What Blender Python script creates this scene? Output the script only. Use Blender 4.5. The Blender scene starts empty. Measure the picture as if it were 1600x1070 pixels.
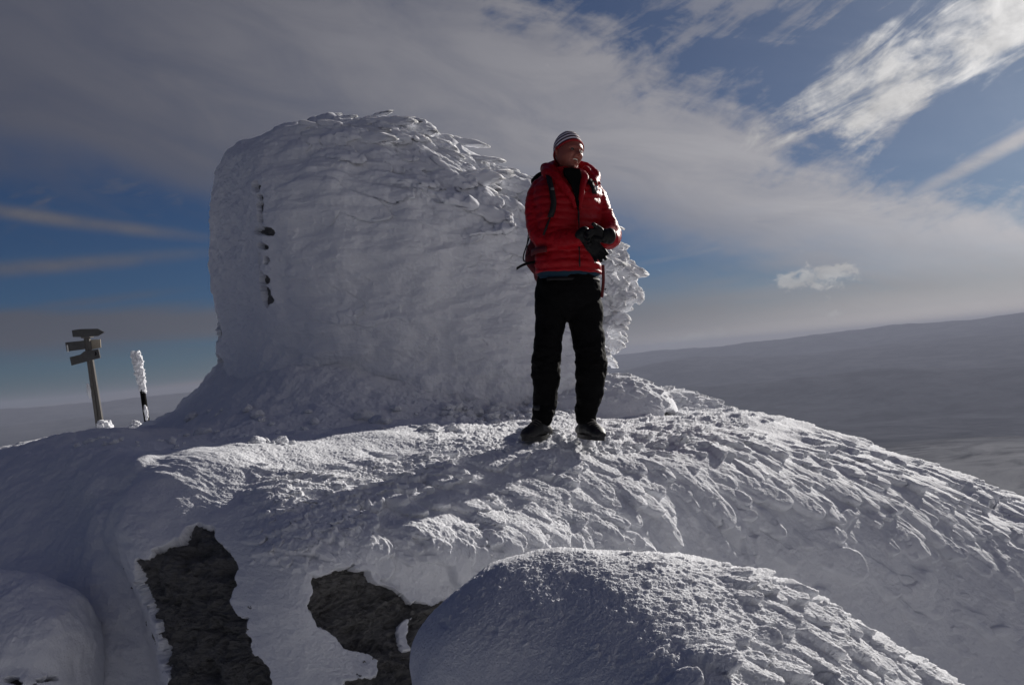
import bpy, bmesh, math, random
import numpy as np
from mathutils import Vector, Matrix, Quaternion
R = math.radians
sc = bpy.context.scene
COL = sc.collection
rng = np.random.default_rng(7)
random.seed(7)

# ------------------------------------------------------------------ camera
F = 1244.0                      # focal length in pixels of the 1600 px wide photograph
CAM = np.array([0.0, 0.0, 1.6])
PITCH, ROLL = R(1.5), R(5.0)
fw = np.array([0, math.cos(PITCH), math.sin(PITCH)])
u0 = np.array([0, -math.sin(PITCH), math.cos(PITCH)])
r0 = np.array([1.0, 0, 0])
rt = math.cos(ROLL) * r0 - math.sin(ROLL) * u0
up = math.sin(ROLL) * r0 + math.cos(ROLL) * u0
cam = bpy.data.cameras.new('camera')
cam.sensor_width = 36.0
cam.lens = 36.0 * F / 1600
cam.clip_start = 0.05
cam.clip_end = 60000
co = bpy.data.objects.new('camera', cam)
COL.objects.link(co)
M = Matrix(((rt[0], up[0], -fw[0]), (rt[1], up[1], -fw[1]), (rt[2], up[2], -fw[2])))
co.matrix_world = Matrix.Translation(Vector(CAM)) @ M.to_4x4()
sc.camera = co


def at(px, py, d):
    px, py, d = np.asarray(px, float), np.asarray(py, float), np.asarray(d, float)
    return CAM + d[..., None] * (fw + ((px - 800) / F)[..., None] * rt + ((535 - py) / F)[..., None] * up)


def proj(P):
    Q = P - CAM
    d = Q @ fw
    return 800 + F * (Q @ rt) / d, 535 - F * (Q @ up) / d


def ae(px, py):
    v = at(px, py, 1.0) - CAM
    v = v / np.linalg.norm(v)
    return math.degrees(math.atan2(v[0], v[1])), math.degrees(math.asin(v[2]))


# ------------------------------------------------------------------ light
SUN_AZ, SUN_EL = R(41), R(20)
sdir = np.array([math.sin(SUN_AZ) * math.cos(SUN_EL), math.cos(SUN_AZ) * math.cos(SUN_EL), math.sin(SUN_EL)])
sl = bpy.data.lights.new('sun', 'SUN')
sl.energy = 5.0
sl.angle = R(0.6)
sl.color = (1.0, 0.95, 0.88)
so = bpy.data.objects.new('sun', sl)
COL.objects.link(so)
so.rotation_euler = Vector(sdir).to_track_quat('Z', 'Y').to_euler()
sc.view_settings.view_transform = 'Standard'
sc.view_settings.look = 'None'
sc.view_settings.exposure = 0.12
sc.view_settings.gamma = 1
sc.render.engine = 'CYCLES'
sc.cycles.use_denoising = True
sc.cycles.max_bounces = 6
sc.cycles.diffuse_bounces = 3
sc.cycles.volume_bounces = 0


class E:
    """small math-node expressions"""
    nt = None

    def __init__(s, sock): s.s = sock

    @staticmethod
    def op(o, *a, clamp=False):
        n = E.nt.nodes.new('ShaderNodeMath')
        n.operation = o
        n.use_clamp = clamp
        for i, x in enumerate(a):
            if isinstance(x, E): E.nt.links.new(x.s, n.inputs[i])
            else: n.inputs[i].default_value = float(x)
        return E(n.outputs[0])

    def __add__(s, o): return E.op('ADD', s, o)
    __radd__ = __add__
    def __sub__(s, o): return E.op('SUBTRACT', s, o)
    def __rsub__(s, o): return E.op('SUBTRACT', o, s)
    def __mul__(s, o): return E.op('MULTIPLY', s, o)
    __rmul__ = __mul__
    def __truediv__(s, o): return E.op('DIVIDE', s, o)
    def __pow__(s, o): return E.op('POWER', s, o)


def sstep(lo, hi, x):
    n = E.nt.nodes.new('ShaderNodeMapRange')
    n.interpolation_type = 'SMOOTHSTEP'
    E.nt.links.new(x.s, n.inputs['Value'])
    n.inputs['From Min'].default_value = lo
    n.inputs['From Max'].default_value = hi
    if lo > hi:
        n.inputs['From Min'].default_value = hi
        n.inputs['From Max'].default_value = lo
        n.inputs['To Min'].default_value = 1
        n.inputs['To Max'].default_value = 0
    return E(n.outputs[0])


def vec(x, y, z):
    n = E.nt.nodes.new('ShaderNodeCombineXYZ')
    for i, v in enumerate((x, y, z)):
        if isinstance(v, E): E.nt.links.new(v.s, n.inputs[i])
        else: n.inputs[i].default_value = v
    return n.outputs[0]


def noise(vs, scale, detail=4, rough=.55, dist=0.0):
    n = E.nt.nodes.new('ShaderNodeTexNoise')
    if vs is not None: E.nt.links.new(vs, n.inputs['Vector'])
    n.inputs['Scale'].default_value = scale
    n.inputs['Detail'].default_value = detail
    n.inputs['Roughness'].default_value = rough
    n.inputs['Distortion'].default_value = dist
    return E(n.outputs[0])


def mixc(f, a, b):
    n = E.nt.nodes.new('ShaderNodeMix')
    n.data_type = 'RGBA'
    if isinstance(f, E): E.nt.links.new(f.s, n.inputs[0])
    else: n.inputs[0].default_value = f
    for k, v in ((6, a), (7, b)):
        if isinstance(v, tuple): n.inputs[k].default_value = (*v, 1)
        else: E.nt.links.new(v, n.inputs[k])
    return n.outputs[2]


def scalec(c, e):
    n = E.nt.nodes.new('ShaderNodeVectorMath')
    n.operation = 'SCALE'
    if isinstance(c, tuple): n.inputs[0].default_value = c
    else: E.nt.links.new(c, n.inputs[0])
    if isinstance(e, E): E.nt.links.new(e.s, n.inputs['Scale'])
    else: n.inputs['Scale'].default_value = e
    return n.outputs[0]


def addc(a, b, op='ADD'):
    n = E.nt.nodes.new('ShaderNodeVectorMath')
    n.operation = op
    for i, c in enumerate((a, b)):
        if isinstance(c, tuple): n.inputs[i].default_value = c
        else: E.nt.links.new(c, n.inputs[i])
    return n.outputs[0]


# ------------------------------------------------------------------ sky
w = bpy.data.worlds.new("World")
sc.world = w
w.use_nodes = True
E.nt = w.node_tree
nt = w.node_tree
nt.nodes.clear()
out = nt.nodes.new('ShaderNodeOutputWorld')
bg = nt.nodes.new('ShaderNodeBackground')
bg.inputs['Strength'].default_value = 0.1
nt.links.new(bg.outputs[0], out.inputs[0])
tc = nt.nodes.new('ShaderNodeTexCoord')
sep = nt.nodes.new('ShaderNodeSeparateXYZ')
nt.links.new(tc.outputs['Generated'], sep.inputs[0])
dx, dy, dz = (E(sep.outputs[i]) for i in range(3))
sky = nt.nodes.new('ShaderNodeTexSky')
sky.sky_type = 'NISHITA'
sky.sun_disc = False
sky.sun_elevation = SUN_EL
sky.sun_rotation = SUN_AZ
sky.altitude = 1500
sky.air_density = 1.0
sky.dust_density = 1.0
sky.ozone_density = 2.0
az = E.op('ARCTAN2', dx, dy) * 57.2958
el = E.op('ARCSINE', E.op('MAXIMUM', E.op('MINIMUM', dz, 1.0), -1.0)) * 57.2958
cosang = E.op('MINIMUM', dx * sdir[0] + dy * sdir[1] + dz * sdir[2], 0.9999)
sang = E.op('ARCCOSINE', cosang) * 57.2958
glow = E.op('EXPONENT', sang * (-1 / 30.0))


def blob(px, py, wx, wy, rot=0.0, X=az, Y=el):
    """soft elliptical mask: centre and half sizes in photo pixels -> degrees of the sky"""
    a0, e0 = ae(px, py)
    k = 1 / (F / 57.3)
    c, s = math.cos(R(rot - 5)), math.sin(R(rot - 5))
    x, y = X - a0, Y - e0
    p = (x * c + y * (-s)) / (wx * k)
    q = (x * s + y * c) / (wy * k)
    return E.op('EXPONENT', (p * p + q * q) * -1.0)


def side(p1, p2):
    """signed distance in degrees from the line p1-p2 (positive = below it in the photo)"""
    a1, e1 = ae(*p1)
    a2, e2 = ae(*p2)
    L = math.hypot(a2 - a1, e2 - e1)
    nx, ny = (e2 - e1) / L, -(a2 - a1) / L
    return (az - a1) * nx + (el - e1) * ny


th = R(-17)
su = az * math.cos(th) + el * math.sin(th)
sv = el * math.cos(th) - az * math.sin(th)
V1 = vec(su * 0.045, sv * 0.16, 0.0)
V2 = vec(su * 0.10, sv * 0.30, 3.0)
VH = vec(az * 0.05, el * 0.33, 7.0)
VP = vec(az * 0.35, el * 0.5, 1.0)
n1 = noise(V1, 1.0, 7, .6, .6) - 0.5
n2 = noise(V2, 1.0, 6, .62, .8) - 0.5
nh = noise(VH, 1.0, 6, .55, .5) - 0.5
npf = noise(VP, 1.0, 7, .62, .3) - 0.5
nq = noise(vec(az * 1.1, el * 1.5, 4.0), 1.0, 6, .65, .4) - 0.5
th2 = R(22)
qu = az * math.cos(th2) + el * math.sin(th2)
qv = el * math.cos(th2) - az * math.sin(th2)
n3 = noise(vec(qu * .16, qv * .55, 9.0), 1.0, 7, .62, .5) - 0.5
# the big grey veil: a diagonal band
# lower edge
d_low = side((0, 270), (950, 335)) + n1 * 9 + n2 * 5
d_low2 = side((950, 330), (1600, 480)) + n1 * 12 + n2 * 5
m_low = sstep(3.5, -3.5, E.op('MINIMUM', d_low, d_low2))
d_upp = side((860, 20), (1600, 330)) + n1 * 8 + n2 * 6
m_upp = sstep(-3.6, 2.6, d_upp + npf * 7 + n3 * 9 - blob(1530, 180, 170, 60, -8) * 3)
left = sstep(3.0, -14.0, az) 
veil = E.op('MINIMUM', m_low * E.op('MAXIMUM', m_upp, left * 0.95), 1.0)
veil = veil * (0.93 + n2 * 0.45 + n1 * .3)
veil = E.op('MAXIMUM', veil, sstep(24, 34, el) * (0.6 + n1 * 1.0))
# thin cirrus in the blue upper right
cir = sstep(0.0, 0.34, n2 * .6 + n3 * 1.1 + n1 * 0.6 + blob(1180, 60, 260, 90, -20) * 0.16 + blob(1420, 180, 90, 40, -38) * .42 + blob(1530, 240, 130, 24, -15) * .4 + blob(1080, 20, 170, 40, 0) * .2 - blob(1540, 170, 110, 35, -8) * .5 - blob(1150, 130, 200, 45, 15) * .2 - .03) * 0.65
cir = cir * sstep(8, 14, el)
st1 = E.op('MAXIMUM', blob(1550, 240, 180, 13, -16), blob(1170, 378, 160, 7, 0) * .6)
st2 = E.op('MAXIMUM', blob(100, 344, 150, 9, 13), blob(100, 414, 160, 10, 1) * .75)
st3 = E.op('MAXIMUM', st1, E.op('MAXIMUM', st2, blob(150, 470, 110, 7, 0) * .5))
streak = st3 * (0.95 + n2 * 1.3 + npf * .8)
hz = sstep(6.5, 1.0, el + nh * 5 + n2 * 2) * sstep(-25, -8, az) * 0.85
hzl = E.op('MAXIMUM', sstep(1.6, 0.0, E.op('ABSOLUTE', el - 4.3 + nh * 3) - 0.6) * sstep(-8, -20, az) * 0.75, hz)
cloudm = E.op('MINIMUM', E.op('MAXIMUM', E.op('MAXIMUM', E.op('MAXIMUM', veil, cir), glow * .42), E.op('MAXIMUM', streak, hzl)), 0.97, clamp=True)
# bright thick clouds
c1 = blob(1570, 30, 310, 66, -16) * 1.25 + blob(1330, 105, 130, 28, -20) * .5 + n3 * 2.4 + npf * .8 - 0.55
thick = sstep(-0.12, 0.62, c1)
puff = (blob(1292, 430, 52, 22, 0) * 1.15 + blob(1225, 440, 24, 13, 0) * .8 + blob(1305, 500, 22, 22, 0) * .75 + blob(1085, 528, 60, 12, 4) * .95
        + blob(1045, 545, 60, 9, 4) * .8 + npf * .7 + nq * 2.4 - .45)
puff = sstep(0.0, 0.6, puff) * 0.7
# long bank low on the left
dl = side((20, 636), (345, 588)) + nh * 1.2
lens = sstep(-0.05, 0.25, dl) * sstep(2.3, 0.6, dl) * sstep(-14, -19, az) * .95
vcol = addc(scalec((0.28, 0.34, 0.62), 1.0), scalec((5.5, 5.3, 5.2), (glow * .85 + blob(1640, 390, 430, 150, 10) * .30 + blob(1050, 240, 420, 150, 14) * .14 + blob(700, 80, 420, 150, 10) * .07) * (0.95 + n2 * .45 + n1 * .4)))
tcol = addc(scalec((1.0, 1.0, 1.1), 1.0), scalec((8.0, 7.8, 7.5), glow * (1.0 + npf * 1.6)))
hcol = addc(scalec((0.55, 0.55, 0.66), 1.0), scalec((3.1, 2.8, 2.5), glow + blob(1560, 450, 480, 110, -8) * .40))
blue = addc(scalec(sky.outputs[0], 1.0), (0.095, 0.17, 0.27), 'MULTIPLY')
cc = mixc(cloudm, blue, vcol)
cc = mixc(st2 * (.32 + npf + n3 * .6), cc, (1.1, 1.15, 1.35))
hcol = scalec(hcol, 1.0 + sstep(3.2, 0.3, el) * .9)
cc = mixc(E.op('MAXIMUM', hzl * 0.6, sstep(2.6, .4, el) * sstep(-24, -8, az) * .9), cc, hcol)
cc = mixc(lens, cc, (1.5, 1.38, 1.42))
cc = mixc(puff, cc, tcol)
cc = mixc(thick * 0.88, cc, tcol)
cc = mixc(sstep(25, 48, el), cc, addc(cc, (.09, .17, .52), 'MULTIPLY'))
# beside and behind the camera: unseen pale cloud glow, added to fill shaded faces
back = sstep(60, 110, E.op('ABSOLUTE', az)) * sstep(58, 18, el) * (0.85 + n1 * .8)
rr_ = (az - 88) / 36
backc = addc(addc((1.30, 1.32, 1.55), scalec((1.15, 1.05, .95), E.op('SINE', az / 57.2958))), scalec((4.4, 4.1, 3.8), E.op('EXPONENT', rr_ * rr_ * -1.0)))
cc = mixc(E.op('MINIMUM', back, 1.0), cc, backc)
nt.links.new(cc, bg.inputs['Color'])


# ------------------------------------------------------------------ tagging and meshes
def tag(o, label=None, cat=None, group=None, kind=None):
    if label: o['label'] = label
    if cat: o['category'] = cat
    if group: o['group'] = group
    if kind: o['kind'] = kind
    return o


def empty(name, loc=(0, 0, 0)):
    o = bpy.data.objects.new(name, None)
    o.location = loc
    o.empty_display_size = .2
    COL.objects.link(o)
    return o


def mesh_np(name, V, Fq, mat, parent=None, smooth=True):
    me = bpy.data.meshes.new(name)
    V = np.asarray(V, np.float32)
    Fq = np.asarray(Fq, np.int32)
    k = Fq.shape[1]
    me.vertices.add(len(V))
    me.vertices.foreach_set('co', V.ravel())
    me.loops.add(Fq.size)
    me.loops.foreach_set('vertex_index', Fq.ravel())
    me.polygons.add(len(Fq))
    me.polygons.foreach_set('loop_start', np.arange(0, Fq.size, k, dtype=np.int32))
    me.update(calc_edges=True)
    if smooth: me.polygons.foreach_set('use_smooth', np.ones(len(Fq), bool))
    me.materials.append(mat)
    o = bpy.data.objects.new(name, me)
    if parent is not None: o.parent = parent
    COL.objects.link(o)
    return o


def grid_faces(r, c, wrap=False):
    i = np.arange(r * c).reshape(r, c)
    if wrap: i = np.concatenate([i, i[:, :1]], 1)
    return np.stack([i[:-1, :-1], i[:-1, 1:], i[1:, 1:], i[1:, :-1]], -1).reshape(-1, 4)


# ------------------------------------------------------------------ numpy noise
_perm = rng.permutation(256)
_perm = np.concatenate([_perm, _perm, _perm])
_g = rng.normal(size=(256, 3))
_g /= np.linalg.norm(_g, axis=1)[:, None]


def gn(P):
    """3D gradient noise, roughly -1..1"""
    P = np.asarray(P, np.float64)
    sh = P.shape[:-1]
    P = P.reshape(-1, 3)
    I = np.floor(P).astype(np.int64)
    f = P - I
    I &= 255
    u = f * f * f * (f * (f * 6 - 15) + 10)
    res = np.zeros(len(P))
    for a in (0, 1):
        wx = u[:, 0] if a else 1 - u[:, 0]
        ia = _perm[I[:, 0] + a]
        for b in (0, 1):
            wy = u[:, 1] if b else 1 - u[:, 1]
            ib = _perm[ia + I[:, 1] + b]
            for c in (0, 1):
                wz = u[:, 2] if c else 1 - u[:, 2]
                g = _g[_perm[ib + I[:, 2] + c] & 255]
                res += wx * wy * wz * ((f[:, 0] - a) * g[:, 0] + (f[:, 1] - b) * g[:, 1] + (f[:, 2] - c) * g[:, 2])
    return (res * 1.6).reshape(sh)


def fbm(P, scale, oct=4, rough=.5, off=0.0):
    r, a, n = 0, 1.0, 0
    for k in range(oct):
        r = r + a * gn(P * scale * 2 ** k + off + 17.3 * k)
        n += a
        a *= rough
    return r / n


def sm(lo, hi, x):
    t = np.clip((x - lo) / (hi - lo), 0, 1)
    return t * t * (3 - 2 * t)


def crom(A, t):
    """cubic Hermite along axis 0 at fractional indices t, knots spaced by (chord)^0.6 so that uneven nets do not fold"""
    n = len(A)
    if A.ndim == 3:
        h = (np.linalg.norm(np.diff(A[..., :3], axis=0), axis=-1).mean(1) + 1e-6) ** .8
        i = np.clip(np.floor(t).astype(int), 0, n - 2)
        f = (t - i)[:, None, None]
        s = np.diff(A, axis=0) / h[:, None, None]
        m = np.empty_like(A)
        m[1:-1] = (s[:-1] * h[1:, None, None] + s[1:] * h[:-1, None, None]) / (h[:-1] + h[1:])[:, None, None]
        m[0] = s[0] * 1.5 - m[1] * .5 if n > 2 else s[0]
        m[-1] = s[-1] * 1.5 - m[-2] * .5 if n > 2 else s[-1]
        hh = h[i][:, None, None]
        return ((2 * f ** 3 - 3 * f ** 2 + 1) * A[i] + (f ** 3 - 2 * f ** 2 + f) * hh * m[i] + (-2 * f ** 3 + 3 * f ** 2) * A[i + 1]
                + (f ** 3 - f ** 2) * hh * m[i + 1])
    i = np.clip(np.floor(t).astype(int), 0, n - 2)
    f = (t - i)[:, None, None] if A.ndim == 3 else (t - i)[:, None]
    p1, p2 = A[i], A[i + 1]
    p0 = np.where((i > 0)[(...,) + (None,) * (A.ndim - 1)], A[np.maximum(i - 1, 0)], 2 * p1 - p2)
    p3 = np.where((i < n - 2)[(...,) + (None,) * (A.ndim - 1)], A[np.minimum(i + 2, n - 1)], 2 * p2 - p1)
    return .5 * (2 * p1 + (p2 - p0) * f + (2 * p0 - 5 * p1 + 4 * p2 - p3) * f ** 2 + (3 * p1 - p0 - 3 * p2 + p3) * f ** 3)


def rspl(A, n, wmul=None):
    """resample control net along axis 0 to n samples, evenly in photo pixels (wmul scales each segment's share)"""
    X, Y = proj(A)
    L = np.hypot(np.diff(X, axis=0), np.diff(Y, axis=0))
    L = np.clip(L, 2, 1500).mean(1)
    if wmul is not None: L = L * np.asarray(wmul)
    c = np.concatenate([[0], np.cumsum(L)])
    # smooth monotone param
    q = np.linspace(0, c[-1], n)
    t = np.interp(q, c, np.arange(len(c)))
    return crom(A, t)


def loft(rows, nr, nc, wr=None, wc=None):
    """rows: list over rows of lists over columns of (px,py,depth)"""
    A = np.array(rows, float)
    P = at(A[..., 0], A[..., 1], A[..., 2])
    P = rspl(P, nr, wr)
    P = rspl(P.transpose(1, 0, 2).copy(), nc, wc).transpose(1, 0, 2)
    return P.copy()


def normals(P):
    du = np.gradient(P, axis=1)
    dv = np.gradient(P, axis=0)
    N = np.cross(dv, du)
    N /= np.linalg.norm(N, axis=-1)[..., None] + 1e-12
    return N


def spacing(P):
    a = np.linalg.norm(np.gradient(P, axis=0), axis=-1)
    b = np.linalg.norm(np.gradient(P, axis=1), axis=-1)
    return a, b


def tongues(P, N, H, wind, n, L, W, Ht, mask, seed=0, rag=.15, base=.6, jit=.25, lf=1.5, T=None, Lp=None):
    """stamp n overlapping rime feathers (tail -> tip along the wind) into the height map H.
    T collects how strongly each vertex leans towards the tip"""
    rg = np.random.default_rng(seed)
    nr, nc = H.shape
    m = np.clip(mask, 0, None).ravel().astype(float)
    sa, sb = spacing(P)
    m = m * (sa * sb).ravel()
    c = np.cumsum(m)
    if c[-1] <= 0: return
    idx = np.searchsorted(c, rg.random(n) * c[-1])
    idx = idx[np.argsort(rg.random(n))]
    wn = fbm(P, 1.0 / (W * 1.3), 3, .6, seed * 3.1) * rag
    wn2 = fbm(P, 1.0 / (W * 1.3), 3, .6, seed * 5.7 + 40) * rag
    ca, cb = np.median(sa), np.median(sb)
    for id_ in idx:
        i, j = divmod(int(id_), nc)
        l = L * lf ** rg.uniform(-1, 1)
        wd = W * 1.4 ** rg.uniform(-1, 1)
        ht = Ht * 1.4 ** rg.uniform(-1, 1)
        n0 = N[i, j]
        D = np.array(wind) + rg.normal(size=3) * jit
        D = D - n0 * (D @ n0)
        D /= np.linalg.norm(D) + 1e-9
        B = np.cross(n0, D)
        k = min(l * 1.5 / max(sa[i, j], ca * .3), 420)
        k2 = min(l * 1.5 / max(sb[i, j], cb * .3), 260)
        i0, i1, j0, j1 = max(0, int(i - k)), min(nr, int(i + k) + 1), max(0, int(j - k2)), min(nc, int(j + k2) + 1)
        q = P[i0:i1, j0:j1] - P[i, j]
        a = (q @ D) / l + .5 + wn[i0:i1, j0:j1] * .5 * wd / l * 2
        b = (q @ B) / wd + wn2[i0:i1, j0:j1] * .8
        hn = np.abs(q @ n0) < l * .8
        wa = (.4 + .6 * np.clip(a, 0, 1) ** .8) * np.sqrt(np.clip(1 - (np.clip(a - .72, 0, 1) / .28) ** 2, 0, 1))
        ins = (a > 0) & (a < 1) & (np.abs(b) < wa) & hn
        if not ins.any(): continue
        prof = np.clip(1 - (b / (wa + 1e-6)) ** 6, 0, 1) ** .45
        ramp = np.clip(a, 0, 1) ** 1.2
        sub = H[i0:i1, j0:j1]
        h = np.where(ins, base * H[i, j] * sm(0, .3, a) + ht * ramp * prof, -9)
        big = h > sub
        H[i0:i1, j0:j1] = np.where(big, h, sub)
        if T is not None:
            st = T[i0:i1, j0:j1]
            T[i0:i1, j0:j1] = np.where(big, ramp ** 2 * ht, st)


def blur(H, k=1):
    for _ in range(k):
        Hp = np.pad(H, 1, mode='edge')
        H = (Hp[1:-1, 1:-1] * 4 + (Hp[:-2, 1:-1] + Hp[2:, 1:-1] + Hp[1:-1, :-2] + Hp[1:-1, 2:]) * 2
             + Hp[:-2, :-2] + Hp[:-2, 2:] + Hp[2:, :-2] + Hp[2:, 2:]) / 16
    return H


def in_poly(X, Y, poly):
    """signed distance in pixels, negative inside"""
    poly = np.array(poly, float)
    ins = np.zeros(X.shape, bool)
    D = np.full(X.shape, 1e9)
    for (x1, y1), (x2, y2) in zip(poly, np.roll(poly, -1, 0)):
        c = (y1 > Y) != (y2 > Y)
        with np.errstate(divide='ignore', invalid='ignore'):
            xi = (x2 - x1) * (Y - y1) / (y2 - y1 + 1e-12) + x1
        ins ^= c & (X < xi)
        t = np.clip(((X - x1) * (x2 - x1) + (Y - y1) * (y2 - y1)) / ((x2 - x1) ** 2 + (y2 - y1) ** 2), 0, 1)
        D = np.minimum(D, np.hypot(X - x1 - t * (x2 - x1), Y - y1 - t * (y2 - y1)))
    return np.where(ins, -D, D)


# ------------------------------------------------------------------ materials
def mat_new(name):
    m = bpy.data.materials.new(name)
    m.use_nodes = True
    E.nt = m.node_tree
    p = m.node_tree.nodes['Principled BSDF']
    return m, m.node_tree, p


def link_bump(nt, p, hgt, strength, dist):
    b = nt.nodes.new('ShaderNodeBump')
    b.inputs['Strength'].default_value = strength
    b.inputs['Distance'].default_value = dist
    nt.links.new(hgt.s, b.inputs['Height'])
    nt.links.new(b.outputs[0], p.inputs['Normal'])


def snow_mat(name, grain=1.0, gscale=110, col=(.80, .812, .85), sss=.15, ssc=.02):
    m, nt, p = mat_new(name)
    t = nt.nodes.new('ShaderNodeTexCoord').outputs['Object']
    a = noise(t, gscale, 3, .7)
    b = noise(t, gscale * .28, 4, .65)
    c = noise(t, 3.0, 4, .6)
    nt.links.new(mixc(c, (col[0] * .95, col[1] * .95, col[2] * .95), col), p.inputs['Base Color'])
    p.inputs['Roughness'].default_value = .8
    p.inputs['Specular IOR Level'].default_value = .08
    p.inputs['Subsurface Weight'].default_value = sss
    p.inputs['Subsurface Radius'].default_value = (1.0, .95, .9)
    p.inputs['Subsurface Scale'].default_value = ssc
    link_bump(nt, p, a * .6 + b, grain, .008)
    return m


def plain(name, col, rough=.7, metal=0, bscale=0, bdist=.003, bstr=.6, var=.25, spec=.3):
    m, nt, p = mat_new(name)
    t = nt.nodes.new('ShaderNodeTexCoord').outputs['Object']
    c = noise(t, max(bscale, 8) * .4, 4, .6)
    nt.links.new(mixc(c, tuple(x * (1 - var) for x in col), tuple(min(1, x * (1 + var)) for x in col)), p.inputs['Base Color'])
    p.inputs['Roughness'].default_value = rough
    p.inputs['Metallic'].default_value = metal
    p.inputs['Specular IOR Level'].default_value = spec
    if bscale: link_bump(nt, p, noise(t, bscale, 5, .65), bstr, bdist)
    return m


SNOW = snow_mat('rime snow', .9, 120)
SNOW_FINE = snow_mat('wind packed rime', .35, 90, sss=.3, ssc=.045)
SNOW_BIG = snow_mat('frost grains', 1.0, 160)
m, nt, p = mat_new('dark schist')
t = nt.nodes.new('ShaderNodeTexCoord').outputs['Object']
mp = nt.nodes.new('ShaderNodeMapping')
nt.links.new(t, mp.inputs[0])
mp.inputs['Scale'].default_value = (1, 1, 2.6)
mp.inputs['Rotation'].default_value = (0, R(20), 0)
a1 = noise(mp.outputs[0], 9, 8, .72, .4)
a2 = noise(mp.outputs[0], 60, 6, .75)
a3 = noise(mp.outputs[0], 3.2, 6, .6, 1.2)
crack = sstep(0.0, .012, E.op('ABSOLUTE', a3 - .5))
a4 = noise(t, 180, 4, .8)
c = mixc(a2, (.055, .055, .055), (.44, .43, .42))
c = mixc(sstep(.5, .72, a1), c, (.09, .083, .075))
c = mixc(crack * .5 + .5, (.01, .01, .01), c)
c = mixc(sstep(.35, .7, a4), c, mixc(.5, c, (.30, .29, .27)))
nt.links.new(c, p.inputs['Base Color'])
p.inputs['Roughness'].default_value = .85
link_bump(nt, p, a1 * 2.2 + a2 * .8 + crack * .25 + a4 * .25, 1.0, .03)
ROCK = m

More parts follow.
